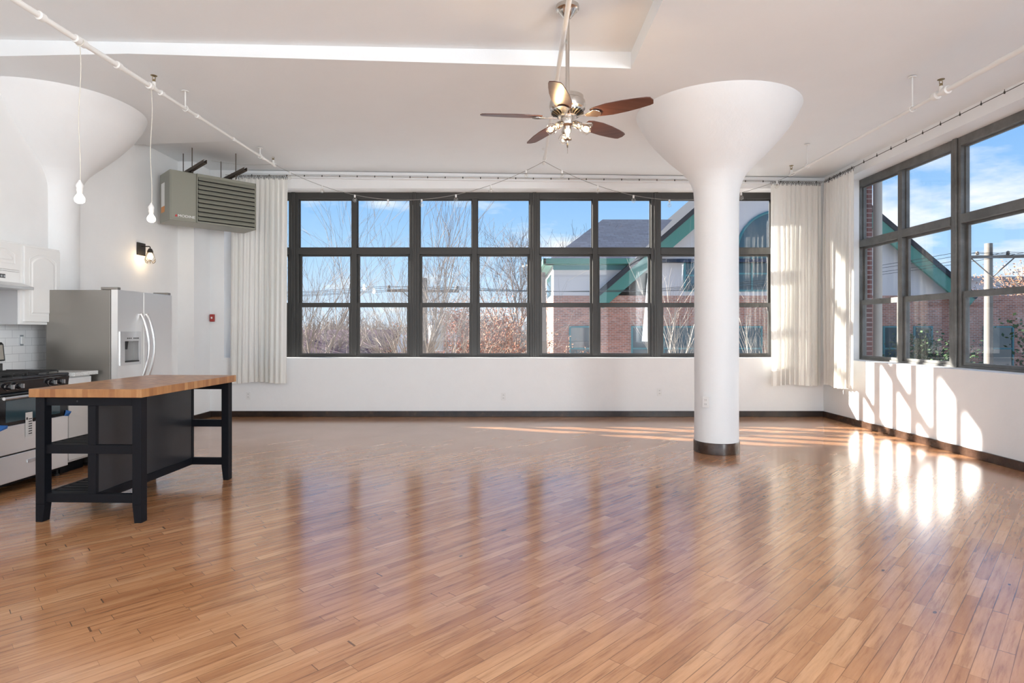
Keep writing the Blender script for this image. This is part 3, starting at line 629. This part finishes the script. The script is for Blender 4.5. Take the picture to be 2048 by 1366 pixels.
MB().box(SX+.004, SX+.012, 4.83, 4.94, .205, .235).build('drawer_pull', M['hoodsteel'], dw, bevel=.003)
for y in (SY0+.06, SY1-.05): MB().lathe([(.018, 0), (.018, .015), (.008, .02), (.008, .07)], (SX-.06, y, 0), 12).build('foot', M['iron'], st)
MB().lathe([(.018, 0), (.018, .015), (.008, .02), (.008, .07)], (-4.6, SY1-.05, 0), 12).build('foot', M['iron'], st)
for gy in (4.55, 4.92):
    b = MB()
    for x in (-4.50, -4.27, -4.04): b.tube([(x, gy+.01, .935), (x, gy+.34, .935)], .006, 6)
    for y in (gy+.01, gy+.12, gy+.23, gy+.34): b.tube([(-4.50, y, .922), (-4.50, y, .940), (-4.04, y, .940), (-4.04, y, .922)], .006, 6)
    b.build('burner_grate', M['iron'], st)
for gx in (-4.40, -4.14):
    for gy in (4.72, 5.09): MB().lathe([(.05, .918), (.05, .924), (.035, .928), (.033, .935), (.001, .936)], (gx, gy, 0), 20).build('burner', M['iron'], st, smooth=True)
MB().box(SX+.007, SX+.008, 4.815, 4.885, .42, .62).build('sticker', M['paper'], od)
b = MB()
for k in range(7): b.box(SX+.008, SX+.0085, 4.845, 4.88, .44+k*.02, .448+k*.02)
b.box(SX+.008, SX+.0085, 4.822, 4.838, .56, .58); b.build('sticker_print', M['ink'], od)
MB().prism([(SX+.006, 5.235, .535), (SX+.006, 5.285, .525), (SX+.03, 5.29, .565), (SX+.012, 5.25, .585)], (.002, 0, 0)).build('blue_tape', M['bluetape'], od)
MB().prism([(SX+.006, 4.54, .50), (SX+.006, 4.64, .52), (SX+.02, 4.63, .545), (SX+.01, 4.55, .56)], (.002, 0, 0)).build('blue_tape', M['bluetape'], od)

# ------------------------------------------------------------------ kitchen cabinets, hood, counter, tiles
def arch_door(root, X, y0, y1, z0, z1, name='door'):
    d = MB().box(X, X+.019, y0, y1, z0, z1).build(name, M['cab'], root, bevel=.003)
    wy = y1-y0; mi = .055; ya, yc = y0+mi, y1-mi; za, zc = z0+mi, z1-mi; ar = min(.06, (z1-z0)*.18)
    def loop(i):
        p = [(ya+i, za+i), (yc-i, za+i)]; n = 14
        for k in range(n+1):
            t = k/n; y = (yc-i)+(ya-yc+2*i)*t; s = math.sin(PI*t); p.append((y, zc-i-ar+ar*s**.8))
        return p
    o1, o2, o3 = loop(0), loop(.012), loop(.035)
    b = MB(); n = len(o1)
    v = [(X+.019, y, z) for y, z in o1]+[(X+.0115, y, z) for y, z in o2]+[(X+.021, y, z) for y, z in o3]
    f = [(i, (i+1) % n, n+(i+1) % n, n+i) for i in range(n)]+[(n+i, n+(i+1) % n, 2*n+(i+1) % n, 2*n+i) for i in range(n)]+[tuple(range(2*n, 3*n))]
    # raised panel and the groove round it stand on a shallow plate
    b.add([(x+.003, y, z) for x, y, z in v], f); b.add([(X+.015, y, z) for y, z in o1]+[(X+.022, y, z) for y, z in o1], [(i, (i+1) % n, n+(i+1) % n, n+i) for i in range(n)])
    b.build('raised_panel', M['cab'], d)
    return d
uc = thing('wall_cabinet', 'tall white wall cabinet with an arched raised-panel door, next to the refrigerator', 'cabinet', (-4.57, 5.58, 1.35))
MB().box(XL, -4.43, 5.32, 5.79, 1.35, 2.085).build('body', M['cab'], uc, bevel=.002)
arch_door(uc, -4.43, 5.35, 5.775, 1.375, 2.065)
uc2 = thing('wall_cabinet', 'short white wall cabinet with arched door above the range hood', 'cabinet', (-4.57, 4.95, 1.82))
MB().box(XL, -4.43, 4.55, 5.318, 1.82, 2.085).build('body', M['cab'], uc2, bevel=.002)
arch_door(uc2, -4.43, 4.94, 5.30, 1.835, 2.07); arch_door(uc2, -4.43, 4.56, 4.93, 1.835, 2.07)
hd = thing('range_hood', 'white and stainless range hood under the short cabinet', 'range hood', (-4.55, 4.93, 1.65))
MB().box(XL, -4.425, 4.55, 5.315, 1.70, 1.818).build('body', M['white'], hd, bevel=.003)
MB().prism([(XL, 4.55, 1.66), (-4.30, 4.55, 1.66), (-4.30, 4.55, 1.685), (-4.425, 4.55, 1.725), (XL, 4.55, 1.725)], (0, .77, 0)).build('visor', M['hoodsteel'], hd, bevel=.002)
MB().box(-4.425, -4.423, 5.01, 5.16, 1.755, 1.79).build('control_strip', M['ink'], hd)
b = MB()
for y in (5.03, 5.07, 5.11, 5.14): b.box(-4.423, -4.4205, y, y+.018, 1.762, 1.78)
b.build('switches', M['grey'], hd)
MB().box(XL, -4.45, 5.314, 5.32, 1.352, 2.08).build('side_panel', mat('grey_cabinet_side', (.45, .45, .455), .5), uc)
struct(MB().box(XL, XL+.008, 3.4, 6.06, .90, 1.350).build('trim_3', M['tile']))
bc = thing('base_cabinet', 'narrow white base cabinet between the stove and the refrigerator', 'cabinet', (-4.3, 5.44, 0))
MB().box(XL, -3.99, 5.295, 5.59, .10, .878).build('body', M['cab'], bc)
MB().box(XL+.1, -4.05, 5.30, 5.585, 0, .10).build('toe_kick', M['black'], bc)
MB().box(-3.99, -3.971, 5.30, 5.585, .12, .70).build('door', M['cab'], bc, bevel=.003); MB().box(-3.99, -3.971, 5.30, 5.585, .71, .865).build('drawer', M['cab'], bc, bevel=.003)
tag(MB().box(XL, -3.915, 5.292, 5.602, .88, .915).build('countertop', M['counter'], bevel=.004), 'short grey-white countertop on the narrow base cabinet', 'countertop')

def outlet(name, label, loc, rz, cat='outlet', holes=True, w_=.07, h_=.115):
    r = thing(name, label, cat, loc, rz, )
    MB().box(-w_/2, w_/2, -.006, 0, -h_/2, h_/2).build('cover_plate', M['white'], r, bevel=.002, world=False)
    for s in (-.022, .022):
        f = MB().box(-.015, .015, -.009, -.005, s-.014, s+.014).build('socket', M['white'], r, bevel=.003, world=False)
        MB().box(-.008, -.005, -.010, -.0088, s-.005, s+.007).box(.005, .008, -.010, -.0088, s-.005, s+.007).build('slots', M['ink'], f, world=False)
    return r
for (px, py, lb) in ((497, 791, 'white wall outlet near the left end of the back wall, beside the island leg'), (1007, 793, 'white wall outlet low on the middle of the back wall'), (1319, 784, 'white wall outlet on the back wall just left of the round column')):
    p = W(px, py, YB); outlet('wall_outlet', lb, (p[0], YB, p[2]), 0)
for (px, py, lb) in ((1846, 778, 'white wall outlet high on the sunlit right wall'), (1813, 828, 'white wall outlet low on the sunlit right wall, under the other one')):
    Y = XR*F/(px-CX); outlet('wall_outlet', lb, (XR, Y, H+(CY-py)/F*Y), -PI/2)
a = math.radians(-107); outlet('wall_outlet', 'white outlet on the shaft of the round column', (2.228+.229*math.cos(a)-.11, 6.311+.229*math.sin(a)+.028, .55), math.radians(-42))
g_ = thing('tile_outlet', 'uncovered outlet on the white tiles above the stove', 'outlet', (XL+.008, 5.69, 1.20), PI/2)
o_ = MB().box(-.020, .020, -.004, 0, -.052, .052).build('metal_box', M['grey'], g_, world=False)
MB().box(-.017, .017, -.018, -.004, -.036, .036).build('socket', M['white'], g_, bevel=.002, world=False)
p = W(426, 636, YB)
al = thing('fire_alarm', 'small red fire alarm pull box on the wall left of the windows', 'fire alarm', (p[0], YB, p[2]))
MB().box(p[0]-.03, p[0]+.03, YB-.04, YB, p[2]-.055, p[2]+.055).build('housing', M['red'], al, bevel=.005)
MB().box(p[0]-.012, p[0]+.012, YB-.043, YB-.04, p[2]-.012, p[2]+.016).build('handle', M['paper'], al, bevel=.001)

# ------------------------------------------------------------------ kitchen island
ra = math.radians(-2.0)
il = thing('kitchen_island', 'black kitchen island with butcher block top and open slatted shelves', 'kitchen island', (-3.22, 3.937, 0), ra)
IW, IL = .774, 1.265
def lb(b, name, m=M['black'], par=None, bv=.002): return b.build(name, m, par or il, bevel=bv, world=False)
lb(MB().box(0, IW, 0, IL, .845, .902), 'tabletop', M['butcher'], bv=.003)
lw = .062
for (x, y) in ((.022, .03), (IW-.022-lw, .03), (.022, IL-.03-lw), (IW-.022-lw, IL-.03-lw)):
    inx = 1 if x < .3 else -1
    b = MB().box(x, x+lw, y, y+lw, .12, .845); t = .014
    xa, xb = (x, x+lw-t) if inx == 1 else (x+t, x+lw)
    b.add([(xa, y, 0), (xb, y, 0), (xb, y+lw, 0), (xa, y+lw, 0), (x, y, .12), (x+lw, y, .12), (x+lw, y+lw, .12), (x, y+lw, .12)], [(0,3,2,1),(0,1,5,4),(1,2,6,5),(2,3,7,6),(3,0,4,7)])
    lb(b, 'leg')
xi0, xi1 = .022+lw, IW-.022-lw
for y in (.045, IL-.03-lw+.008):
    for z0, z1 in ((.785, .845), (.46, .52), (.13, .19)): lb(MB().box(xi0, xi1, y, y+.035, z0, z1), 'end_rail')
    lb(MB().box(.370, .425, y+.003, y+.033, .19, .785), 'end_stile')
# back panel, set in from the seating side
lb(MB().box(.405, .420, .06, IL-.06, .14, .84), 'back_panel', M['panel'])
lb(MB().box(.40, .428, .06, IL-.06, .13, .19), 'bottom_rail'); lb(MB().box(.022+.01, .022+.04, .09, IL-.09, .785, .845), 'side_rail')
for z in (.465, .135):
    for k in range(17):
        y = .085+k*.0665; lb(MB().box(.045, .405, y, y+.052, z+.035, z+.05), 'shelf_slat', bv=0)
    lb(MB().box(.03, .055, .09, IL-.09, z-.005, z+.052), 'shelf_rail')
b = MB()
for x in (.30, .055): b.tube([(x, .0445, .815), (x, .030 if x < .1 else .043, .815)], .006, 8)
lb(b, 'bolts', M['iron'], bv=0)

# ------------------------------------------------------------------ string lights
def cat(a, b_, sag, n=24):
    a, b_ = Vector(a), Vector(b_); return [a.lerp(b_, k/n)+Vector((0, 0, -4*sag*(k/n)*(1-k/n))) for k in range(n+1)]
P1, P2 = Vector((-3.25, 8.13, 3.60)), Vector((.455, 7.62, 3.49)); P3 = Vector((3.70, 7.60, 3.33))
def strlight(label, a, b_, sag, nb):
    root = thing('string_light', label, 'string lights', tuple(a)); pts = cat(a, b_, sag, 40); MB().tube(pts, .0035, 6).build('cable', M['cable'], root, smooth=True)
    proto = None
    for k in range(nb):
        t = (k+.5)/nb*40; i = int(t); p = pts[i].lerp(pts[min(i+1, 40)], t-i)
        if proto is None:
            so = MB().lathe([(.004, .004), (.012, 0), (.012, -.03), (.009, -.034)], tuple(p), 12).build('bulb_socket', M['white'], root, smooth=True)
            MB().lathe([(.009, -.032), (.014, -.042), (.026, -.058), (.028, -.072), (.022, -.088), (.003, -.097)], tuple(p), 16).build('bulb', M['bulbglass'], so, smooth=True)
            MB().tube([p+Vector((-.004, 0, -.05)), p+Vector((-.006, 0, -.075)), p+Vector((.006, 0, -.075)), p+Vector((.004, 0, -.05))], .001, 4).build('filament', M['darkmetal'], so); proto, pp = so, p
        else:
            c = copy_tree(proto, root); c.location = p-pp
    return root
strlight('string of clear globe bulbs sagging across the windows left of the fan', P1, P2, .50, 8)
strlight('string of clear bulbs sagging from the fan side past the column to the right pipe', P2, P3, .42, 7)
tag(MB().tube(cat((-3.25, 8.13, 3.60), (-4.0, 7.9, 3.58), .03, 12), .002, 5).build('loose_cable', M['cable']), 'thin loose cable from the pipe end towards the heater', 'cable')

# ------------------------------------------------------------------ outside
GZ = -4.5
tag(MB().box(-160, 220, 9.6, 300, GZ-.3, GZ).build('ground', M['ground']), kind='structure')
tag(MB().box(5.6, 220, -60, 9.6, GZ-.3, GZ).build('ground_side', M['ground']), kind='structure')
# own building: brick return outside the right window
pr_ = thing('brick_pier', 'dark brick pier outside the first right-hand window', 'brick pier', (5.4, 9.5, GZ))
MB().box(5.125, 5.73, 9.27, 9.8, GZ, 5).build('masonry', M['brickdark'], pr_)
tag(MB().tube([(5.96, 9.50, GZ), (5.96, 9.50, 5)], .065, 14).build('drainpipe', M['barkpale'], smooth=True), 'pale peeling drainpipe beside the brick pier outside', 'drainpipe')
# neighbouring building
def B(px, py, Y=25.0): return Vector(W(px, py, Y))
nb = thing('neighbouring_building', 'brick and stucco building with green gable trim and slate roof across the street', 'building', (10, 28, GZ))
zt = B(0, 591).z; xa = B(1107, 0).x; xc = B(2150, 0).x; YW = 25.0; YE = 35.0
MB().box(xa, xc, YW, YE, GZ, zt).build('brick_storey', M['brick'], nb)
ze = B(0, 526).z; MB().box(xa, B(1300, 0).x, YW, YE, zt, ze).build('stucco_storey', M['stucco'], nb)
ap = B(1555, 284); gl_, gr = B(1199, 591), B(1922, 591)
MB().prism([gl_, gr, ap], (0, YE-YW, 0)).build('gable_wall', M['stucco'], nb)
def rake(p, q, name, w_, m, y0, y1):
    d = (q-p).normalized(); n_ = Vector((-d.z, 0, d.x)); n_ = n_ if n_.z > 0 else -n_
    pp = [p-n_*w_, q-n_*w_, q+n_*.06, p+n_*.06]; return MB().prism([Vector((v.x, y0, v.z)) for v in pp], (0, y1-y0, 0)).build(name, m, nb)
e1 = B(1190, 602); e2 = B(1930, 602)
rake(e1, ap, 'rake_board', .42, M['green'], YW-.5, YW-.38); rake(e2, ap, 'rake_board', .42, M['green'], YW-.5, YW-.38)
for p in (e1, e2):
    d = (ap-p).normalized(); n_ = Vector((-d.z, 0, d.x)); n_ = n_ if n_.z > 0 else -n_
    pp = [p+n_*.06, ap+n_*.06, ap+n_*.25, p+n_*.25]; MB().prism([Vector((v.x, YW-.55, v.z)) for v in pp], (0, YE-YW+.5, 0)).build('gable_roof', M['gableroof'], nb)
# hip roof of the left wing
E = .35; zr = 1.29+223*30/F; x0 = xa-E
v = [(x0, YW-E, ze), (B(1290, 0).x+1, YW-E, ze), (B(1290, 0).x+1, YE+E, ze), (x0, YE+E, ze), (187/F*30, 30, zr), (B(1290,0).x+6, 30, zr), (B(1290,0).x+6, YW-E, ze), (B(1290,0).x+6, YE+E, ze)]
MB().add(v, [(0, 6, 5, 4), (0, 4, 3), (3, 4, 5, 7), (0, 3, 7, 6), (6, 7, 5)]).build('hip_roof', M['shingle'], nb)
MB().box(x0-.1, B(1290, 0).x, YW-E-.12, YW-E, ze-.08, ze+.14).box(x0-.1, B(1290, 0).x, YW-E, YW-.01, ze-.1, ze-.06).box(x0-.12, x0, YW-E-.12, YE+E, ze-.08, ze+.14).box(x0, xa-.01, YW-E, YE, ze-.1, ze-.06).build('gutter', M['green'], nb)
MB().box(xa-.02, B(1300, 0).x, YW-.03, YW-.005, ze-.30, ze-.06).build('frieze_board', M['teal'], nb)
def bwin(px0, px1, py0, py1, mull=1, bar=True, Y=YW):
    a_, c_ = B(px0, py0, Y), B(px1, py1, Y); x0_, x1_, z1_, z0_ = a_.x, c_.x, a_.z, c_.z
    b = MB(); t = .07; y0, y1 = Y-.06, Y-.002
    b.box(x0_, x0_+t, y0, y1, z0_, z1_).box(x1_-t, x1_, y0, y1, z0_, z1_).box(x0_+t, x1_-t, y0, y1, z1_-t, z1_).box(x0_+t, x1_-t, y0, y1, z0_, z0_+t)
    for k in range(1, mull): xm = x0_+(x1_-x0_)*k/mull; b.box(xm-t/2, xm+t/2, y0, y1, z0_+t, z1_-t)
    if bar: zm = (z0_+z1_)/2; b.box(x0_+t, x1_-t, y0+.01, y1-.01, zm-t/2, zm+t/2)
    f = b.build('window', M['teal'], nb); MB().box(x0_+t*.5, x1_-t*.5, y1-.03, y1-.01, z0_+t*.5, z1_-t*.5).build('pane', M['extglass'], f)
for a_, c_ in ((1138, 1188), (1262, 1302), (1325, 1392), (1470, 1524), (1560, 1620), (1765, 1802), (1826, 1864), (1966, 2026), (2068, 2120)): bwin(a_, c_, 652, 742)
bwin(1367, 1420, 519, 583, 1); bwin(1466, 1540, 512, 583, 2); bwin(1575, 1645, 512, 583, 2); bwin(1690, 1743, 519, 583, 1)
cc = B(1555, 505); R_ = 1.75; arc = [(cc.x+R_*math.cos(t), YW-.06, cc.z+R_*math.sin(t)) for t in [PI*i/20 for i in range(21)]]
f = MB().prism(arc, (0, .055, 0)).build('arched_window', M['extglass'], nb)
MB().tube(arc+[arc[0]], .06, 6, False).tube([(cc.x, YW-.07, cc.z), (cc.x, YW-.07, cc.z+R_)], .04, 6).build('arch_frame', M['teal'], f)
MB().box(xa-.03, xa-.005, 26.3, 29.0, B(0, 588).z, B(0, 543).z).build('side_window', M['extglass'], nb)
# low building to the right, behind the shrubs
lo = thing('low_annex', 'pale flat-roofed annex beyond the gable, at the right edge', 'building', (30, 34, GZ))
MB().box(B(1925, 0, 36).x, 60, 36, 46, GZ, 1.29+100*36/F).build('wall', M['housewall2'], lo)
MB().box(B(1920, 0, 36).x, 60.5, 35.6, 46.5, 1.29+100*36/F, 1.29+108*36/F).build('roof_edge', M['grey'], lo)

# trees ---------------------------------------------------------------
def tree_mesh(seed, trunkh, rad, levels, spread, lens, up=.25, nchild=5, curve=.12, fine=.004, lean=(0, 0), leaf=0, maxseg=9000):
    rnd = random.Random(seed); b = MB(); tips = []; cnt = [0]
    def grow(p, d, L, r, lv):
        if cnt[0] > maxseg: return
        n = 5 if lv < 2 else 4 if lv < levels else 3
        pts, rs = [p.copy()], [r]; q = p.copy(); dd = d.copy()
        for k in range(n):
            dd = (dd+Vector((rnd.gauss(0, curve), rnd.gauss(0, curve), rnd.gauss(0, curve)*.6+up*.22))).normalized(); q = q+dd*L/n; pts.append(q.copy()); rs.append(max(fine*.6, r*(1-.68*(k+1)/n)))
        b.tube(pts, rs, 6 if lv == 0 else 5 if lv == 1 else 3, False); cnt[0] += n
        if lv >= levels: tips.extend(pts[1:]); return
        m_ = nchild[lv] if isinstance(nchild, (list, tuple)) else nchild
        for c in range(m_):
            t = rnd.uniform(.25 if lv else .45, 1.0); i = min(int(t*n), n-1); pp = pts[i].lerp(pts[i+1], t*n-i); base = (pts[i+1]-pts[i]).normalized()
            az = rnd.uniform(0, 2*PI); o = base.orthogonal().normalized(); o = (Matrix.Rotation(az, 3, base) @ o)
            sp = spread*rnd.uniform(.6, 1.25); nd = (base*math.cos(sp)+o*math.sin(sp)); nd.z += up*.5; nd.normalize()
            rr_ = (rs[i]*(1-(t*n-i))+rs[i+1]*(t*n-i)); grow(pp, nd, L*lens*rnd.uniform(.7, 1.15), max(fine, rr_*.62), lv+1)
    grow(Vector((0, 0, 0)), Vector((lean[0], lean[1], 1)).normalized(), trunkh, rad, 0)
    lf = None
    if leaf:
        lf = MB()
        for _ in range(leaf):
            p = rnd.choice(tips)+Vector((rnd.gauss(0, .12), rnd.gauss(0, .12), rnd.gauss(0, .12))); s = rnd.uniform(.025, .055)
            a_ = Vector((rnd.gauss(0, 1), rnd.gauss(0, 1), rnd.gauss(0, 1))).normalized(); c_ = a_.orthogonal().normalized()
            lf.add([p-a_*s, p+c_*s*.6, p+a_*s, p-c_*s*.6], [(0, 1, 2, 3)])
    return b, lf
def tree(name, label, loc, m, leafm=None, group=None, **k):
    b, lf = tree_mesh(**k); r = thing(name, label, 'tree', loc, group=group)
    b.build('trunk_and_branches', m, r, world=False)
    if lf: tag(lf.build('leaves', leafm, r, world=False), kind='stuff')
    return r
tree('bare_tree', 'bare tree with long fanned branches outside the leftmost back window', (-4.6, 14.5, GZ), M['bark'], seed=11, trunkh=4.6, rad=.15, levels=4, spread=.62, lens=.68, up=.30, fine=.0035, nchild=[8, 6, 4, 4], curve=.10, lean=(.05, 0))
tree('bare_tree', 'bare tree with an upright forked crown, second from the left, outside the back window', (-2.6, 13.5, GZ), M['bark'], seed=23, trunkh=4.6, rad=.13, levels=4, spread=.55, lens=.68, up=.35, fine=.0035, nchild=[8, 6, 4, 4], curve=.10, lean=(-.03, 0))
tree('bare_tree', 'leaning bare tree crossing in front of the left utility pole', (-3.2, 16.5, GZ), M['bark'], seed=31, trunkh=4.4, rad=.13, levels=4, spread=.6, lens=.62, up=.25, fine=.0035, nchild=[8, 6, 4, 4], curve=.12, lean=(.22, 0))
tree('pale_sapling', 'pale bare tree in front of the brick building, left of the column', (4.75, 17.5, GZ), M['barkpale'], seed=41, trunkh=4.2, rad=.08, levels=3, spread=.42, lens=.62, up=.5, nchild=[11, 6, 4], curve=.10)
tree('pale_sapling', 'pale bare tree in front of the brick building, right of the column', (7.3, 18.5, GZ), M['barkpale'], seed=43, trunkh=4.2, rad=.08, levels=3, spread=.45, lens=.62, up=.45, nchild=[11, 6, 4], curve=.10)
tree('bare_tree', 'round-crowned bare tree with fine twigs behind the red-leaved trees', (-.3, 30, GZ), M['barkdark'], seed=51, trunkh=6.0, rad=.2, levels=4, spread=.62, lens=.66, up=.2, nchild=[8, 6, 5, 5], curve=.12, fine=.008)
rt, rl = tree_mesh(seed=61, trunkh=4.2, rad=.16, levels=3, spread=.7, lens=.66, up=.12, nchild=[8, 7, 6], curve=.14, fine=.010, leaf=7000)
red_specs = [((-1.6, 24, GZ), 1.0, 'redleaf', 'red-leaved autumn tree left of the middle window mullion'), ((.4, 23.5, GZ), .98, 'orangeleaf', 'orange-leaved autumn tree beside the corner of the brick building'), ((-3.4, 27, GZ), .95, 'redleaf', 'smaller red-leaved autumn tree behind the leaning bare tree'), ((28.5, 31, GZ), 1.35, 'orangeleaf', 'orange-leaved tree rising behind the annex at the right edge')]
for loc, s, lm, lbl in red_specs:
    r = thing('autumn_tree', lbl, 'tree', loc, random.uniform(0, 6)); r.scale = (s, s, s)
    rt.build('trunk_and_branches', M['barkdark'], r, world=False); tag(rl.build('leaves', M[lm], r, world=False), kind='stuff')
# distant line of woods: one bushy tree copied
ft, fl = tree_mesh(seed=71, trunkh=4.5, rad=.14, levels=3, spread=.65, lens=.66, up=.2, nchild=[9, 8, 6], curve=.14, fine=.022)
f0 = thing('distant_tree', 'bare brown tree in the distant line of woods', 'tree', (0, 0, 0), group='distant line of bare trees'); ft.build('trunk_and_branches', M['bark'], f0, world=False)
rnd = random.Random(5); firstt = True
for k in range(46):
    Y = rnd.uniform(42, 75); px = 560+k*11.5+rnd.uniform(-8, 8); x_ = (px-CX)/F*Y; s = rnd.uniform(.75, 1.05)*(Y/60)**.25
    o = f0 if firstt else copy_tree(f0); firstt = False
    o.location = (x_, Y, GZ-.3); o.rotation_euler.z = rnd.uniform(0, 6); o.scale = (s, s, s*rnd.uniform(.9, 1.1))
# shrubs before the right wing
st_, sl = tree_mesh(seed=81, trunkh=1.8, rad=.06, levels=3, spread=.8, lens=.7, up=.15, nchild=[9, 6, 5], curve=.15, fine=.008, leaf=11000)
for k, (x_, Y, s, lbl) in enumerate([(17.5, 21, 1.5, 'dark green shrub tree in front of the right wing, the leftmost one'), (19.6, 22.5, 1.7, 'dark green shrub tree in front of the right wing, the middle one'), (17.4, 17.5, 1.4, 'dark green shrub tree in front of the right wing, the nearest one')]):
    r = thing('evergreen_shrub', lbl, 'shrub', (x_, Y, GZ+.8), k*2.0); r.scale = (s, s, s)
    st_.build('branches', M['barkdark'], r, world=False); tag(sl.build('leaves', M['greenleaf'], r, world=False), kind='stuff')
# distant houses
def house(x0, x1, Y, zt_, zr_, wm, rm, label, d=8):
    r = thing('house', label, 'house', ((x0+x1)/2, Y+d/2, GZ)); MB().box(x0, x1, Y, Y+d, GZ, zt_).build('wall', wm, r)
    MB().prism([(x0-.4, Y-.4, zt_), (x0-.4, Y+d+.4, zt_), (x0-.4, Y+d/2, zr_)], (x1-x0+.8, 0, 0)).build('roof', rm, r)
    n_ = max(2, int((x1-x0)/3)); 
    for k in range(n_):
        xx = x0+(x1-x0)*(k+.5)/n_; MB().box(xx-.5, xx+.5, Y-.05, Y-.005, zt_-2.0, zt_-.7).build('window', M['extglass'], r)
house(-17, -9.6, 44, -.9, 1.4, M['housewall'], M['houseroof'], 'distant long house with purple-brown roof behind the leftmost tree')
house(-9.6, -5.4, 56, -1.4, .9, M['housewall2'], M['houseroof'], 'distant pale house between the two left trees', 7)
house(-7.2, -3.9, 38, -1.2, 1.2, M['housewall2'], M['grey'], 'distant pale grey house behind the utility pole', 7)
# utility poles
def upole(x, y, zt_, arm, dirv, label, trans):
    r = thing('utility_pole', label, 'utility pole', (x, y, GZ)); MB().tube([(x, y, GZ), (x, y, zt_)], [.14, .11], 12).build('pole', M['pole'], r, smooth=True)
    d = Vector((dirv[0], dirv[1], 0)).normalized(); c = Vector((x, y-.16, zt_-.45)); n_ = Vector((-d.y, d.x, 0))
    MB().obox(c, d*arm, n_*.04, (0, 0, .045)).build('crossarm', M['pole'], r)
    b = MB().tube([c+d*arm*.6, (x, y-.16, zt_-1.1)], .02, 5).tube([c-d*arm*.6, (x, y-.16, zt_-1.1)], .02, 5); b.build('brace', M['pole'], r)
    for t in (-.95, -.4, .4, .95):
        p = c+d*arm*t; MB().lathe([(.03, .06), (.06, .08), (.04, .12), (.055, .15), (.02, .18)], tuple(p), 10).build('insulator', M['pole'], r)
    if trans: MB().lathe([(.02, -.05), (.24, 0), (.26, .05), (.26, .75), (.22, .84), (.05, .88)], (x+trans, y-.1, zt_-2.45), 20).tube([(x+trans-.1, y-.1, zt_-1.6), (x+trans-.1, y-.1, zt_-1.4)], .05, 8).tube([(x+trans+.1, y-.1, zt_-1.6), (x+trans+.1, y-.1, zt_-1.4)], .05, 8).build('transformer', M['grey'], r, smooth=True)
    return c, d
pA = W(848, 556, 20); c1, d1 = upole(pA[0], 20, pA[2], 1.2, (1, .15), 'utility pole with transformer seen behind the leaning bare tree', .42)
pB = W(1977, 487, 19); c2, d2 = upole(pB[0], 19, pB[2], 1.15, (1, -.1), 'utility pole with crossarm seen in the right-hand window', 0)
for k, t in enumerate((-.95, -.4, .4, .95)):
    a_ = c1+d1*1.2*t+Vector((0,0,.15)); e_ = c2+d2*1.15*t+Vector((0,0,.15))
    pts = cat(a_+Vector((-26, 2, .2)), a_, .5, 10)+cat(a_, e_, .6, 16)[1:]+cat(e_, e_+Vector((20, -3, 0)), .4, 8)[1:]
    tag(MB().tube(pts, .007, 4, False).build('power_line', M['wire']), ('thin black power line at the left ends of both crossarms', 'thin black power line left of the pole tops', 'thin black power line just right of the pole tops', 'thin black power line at the right ends of both crossarms')[k], 'power line', 'power lines between the poles')
gp = W(1090, 545, 16)
tag(MB().tube([(gp[0], 16, GZ), (gp[0]-.06, 16, gp[2])], [.17, .07], 10).build('broken_trunk', M['bark'], smooth=True), 'grey bare trunk standing against the left corner of the brick building', 'tree trunk')
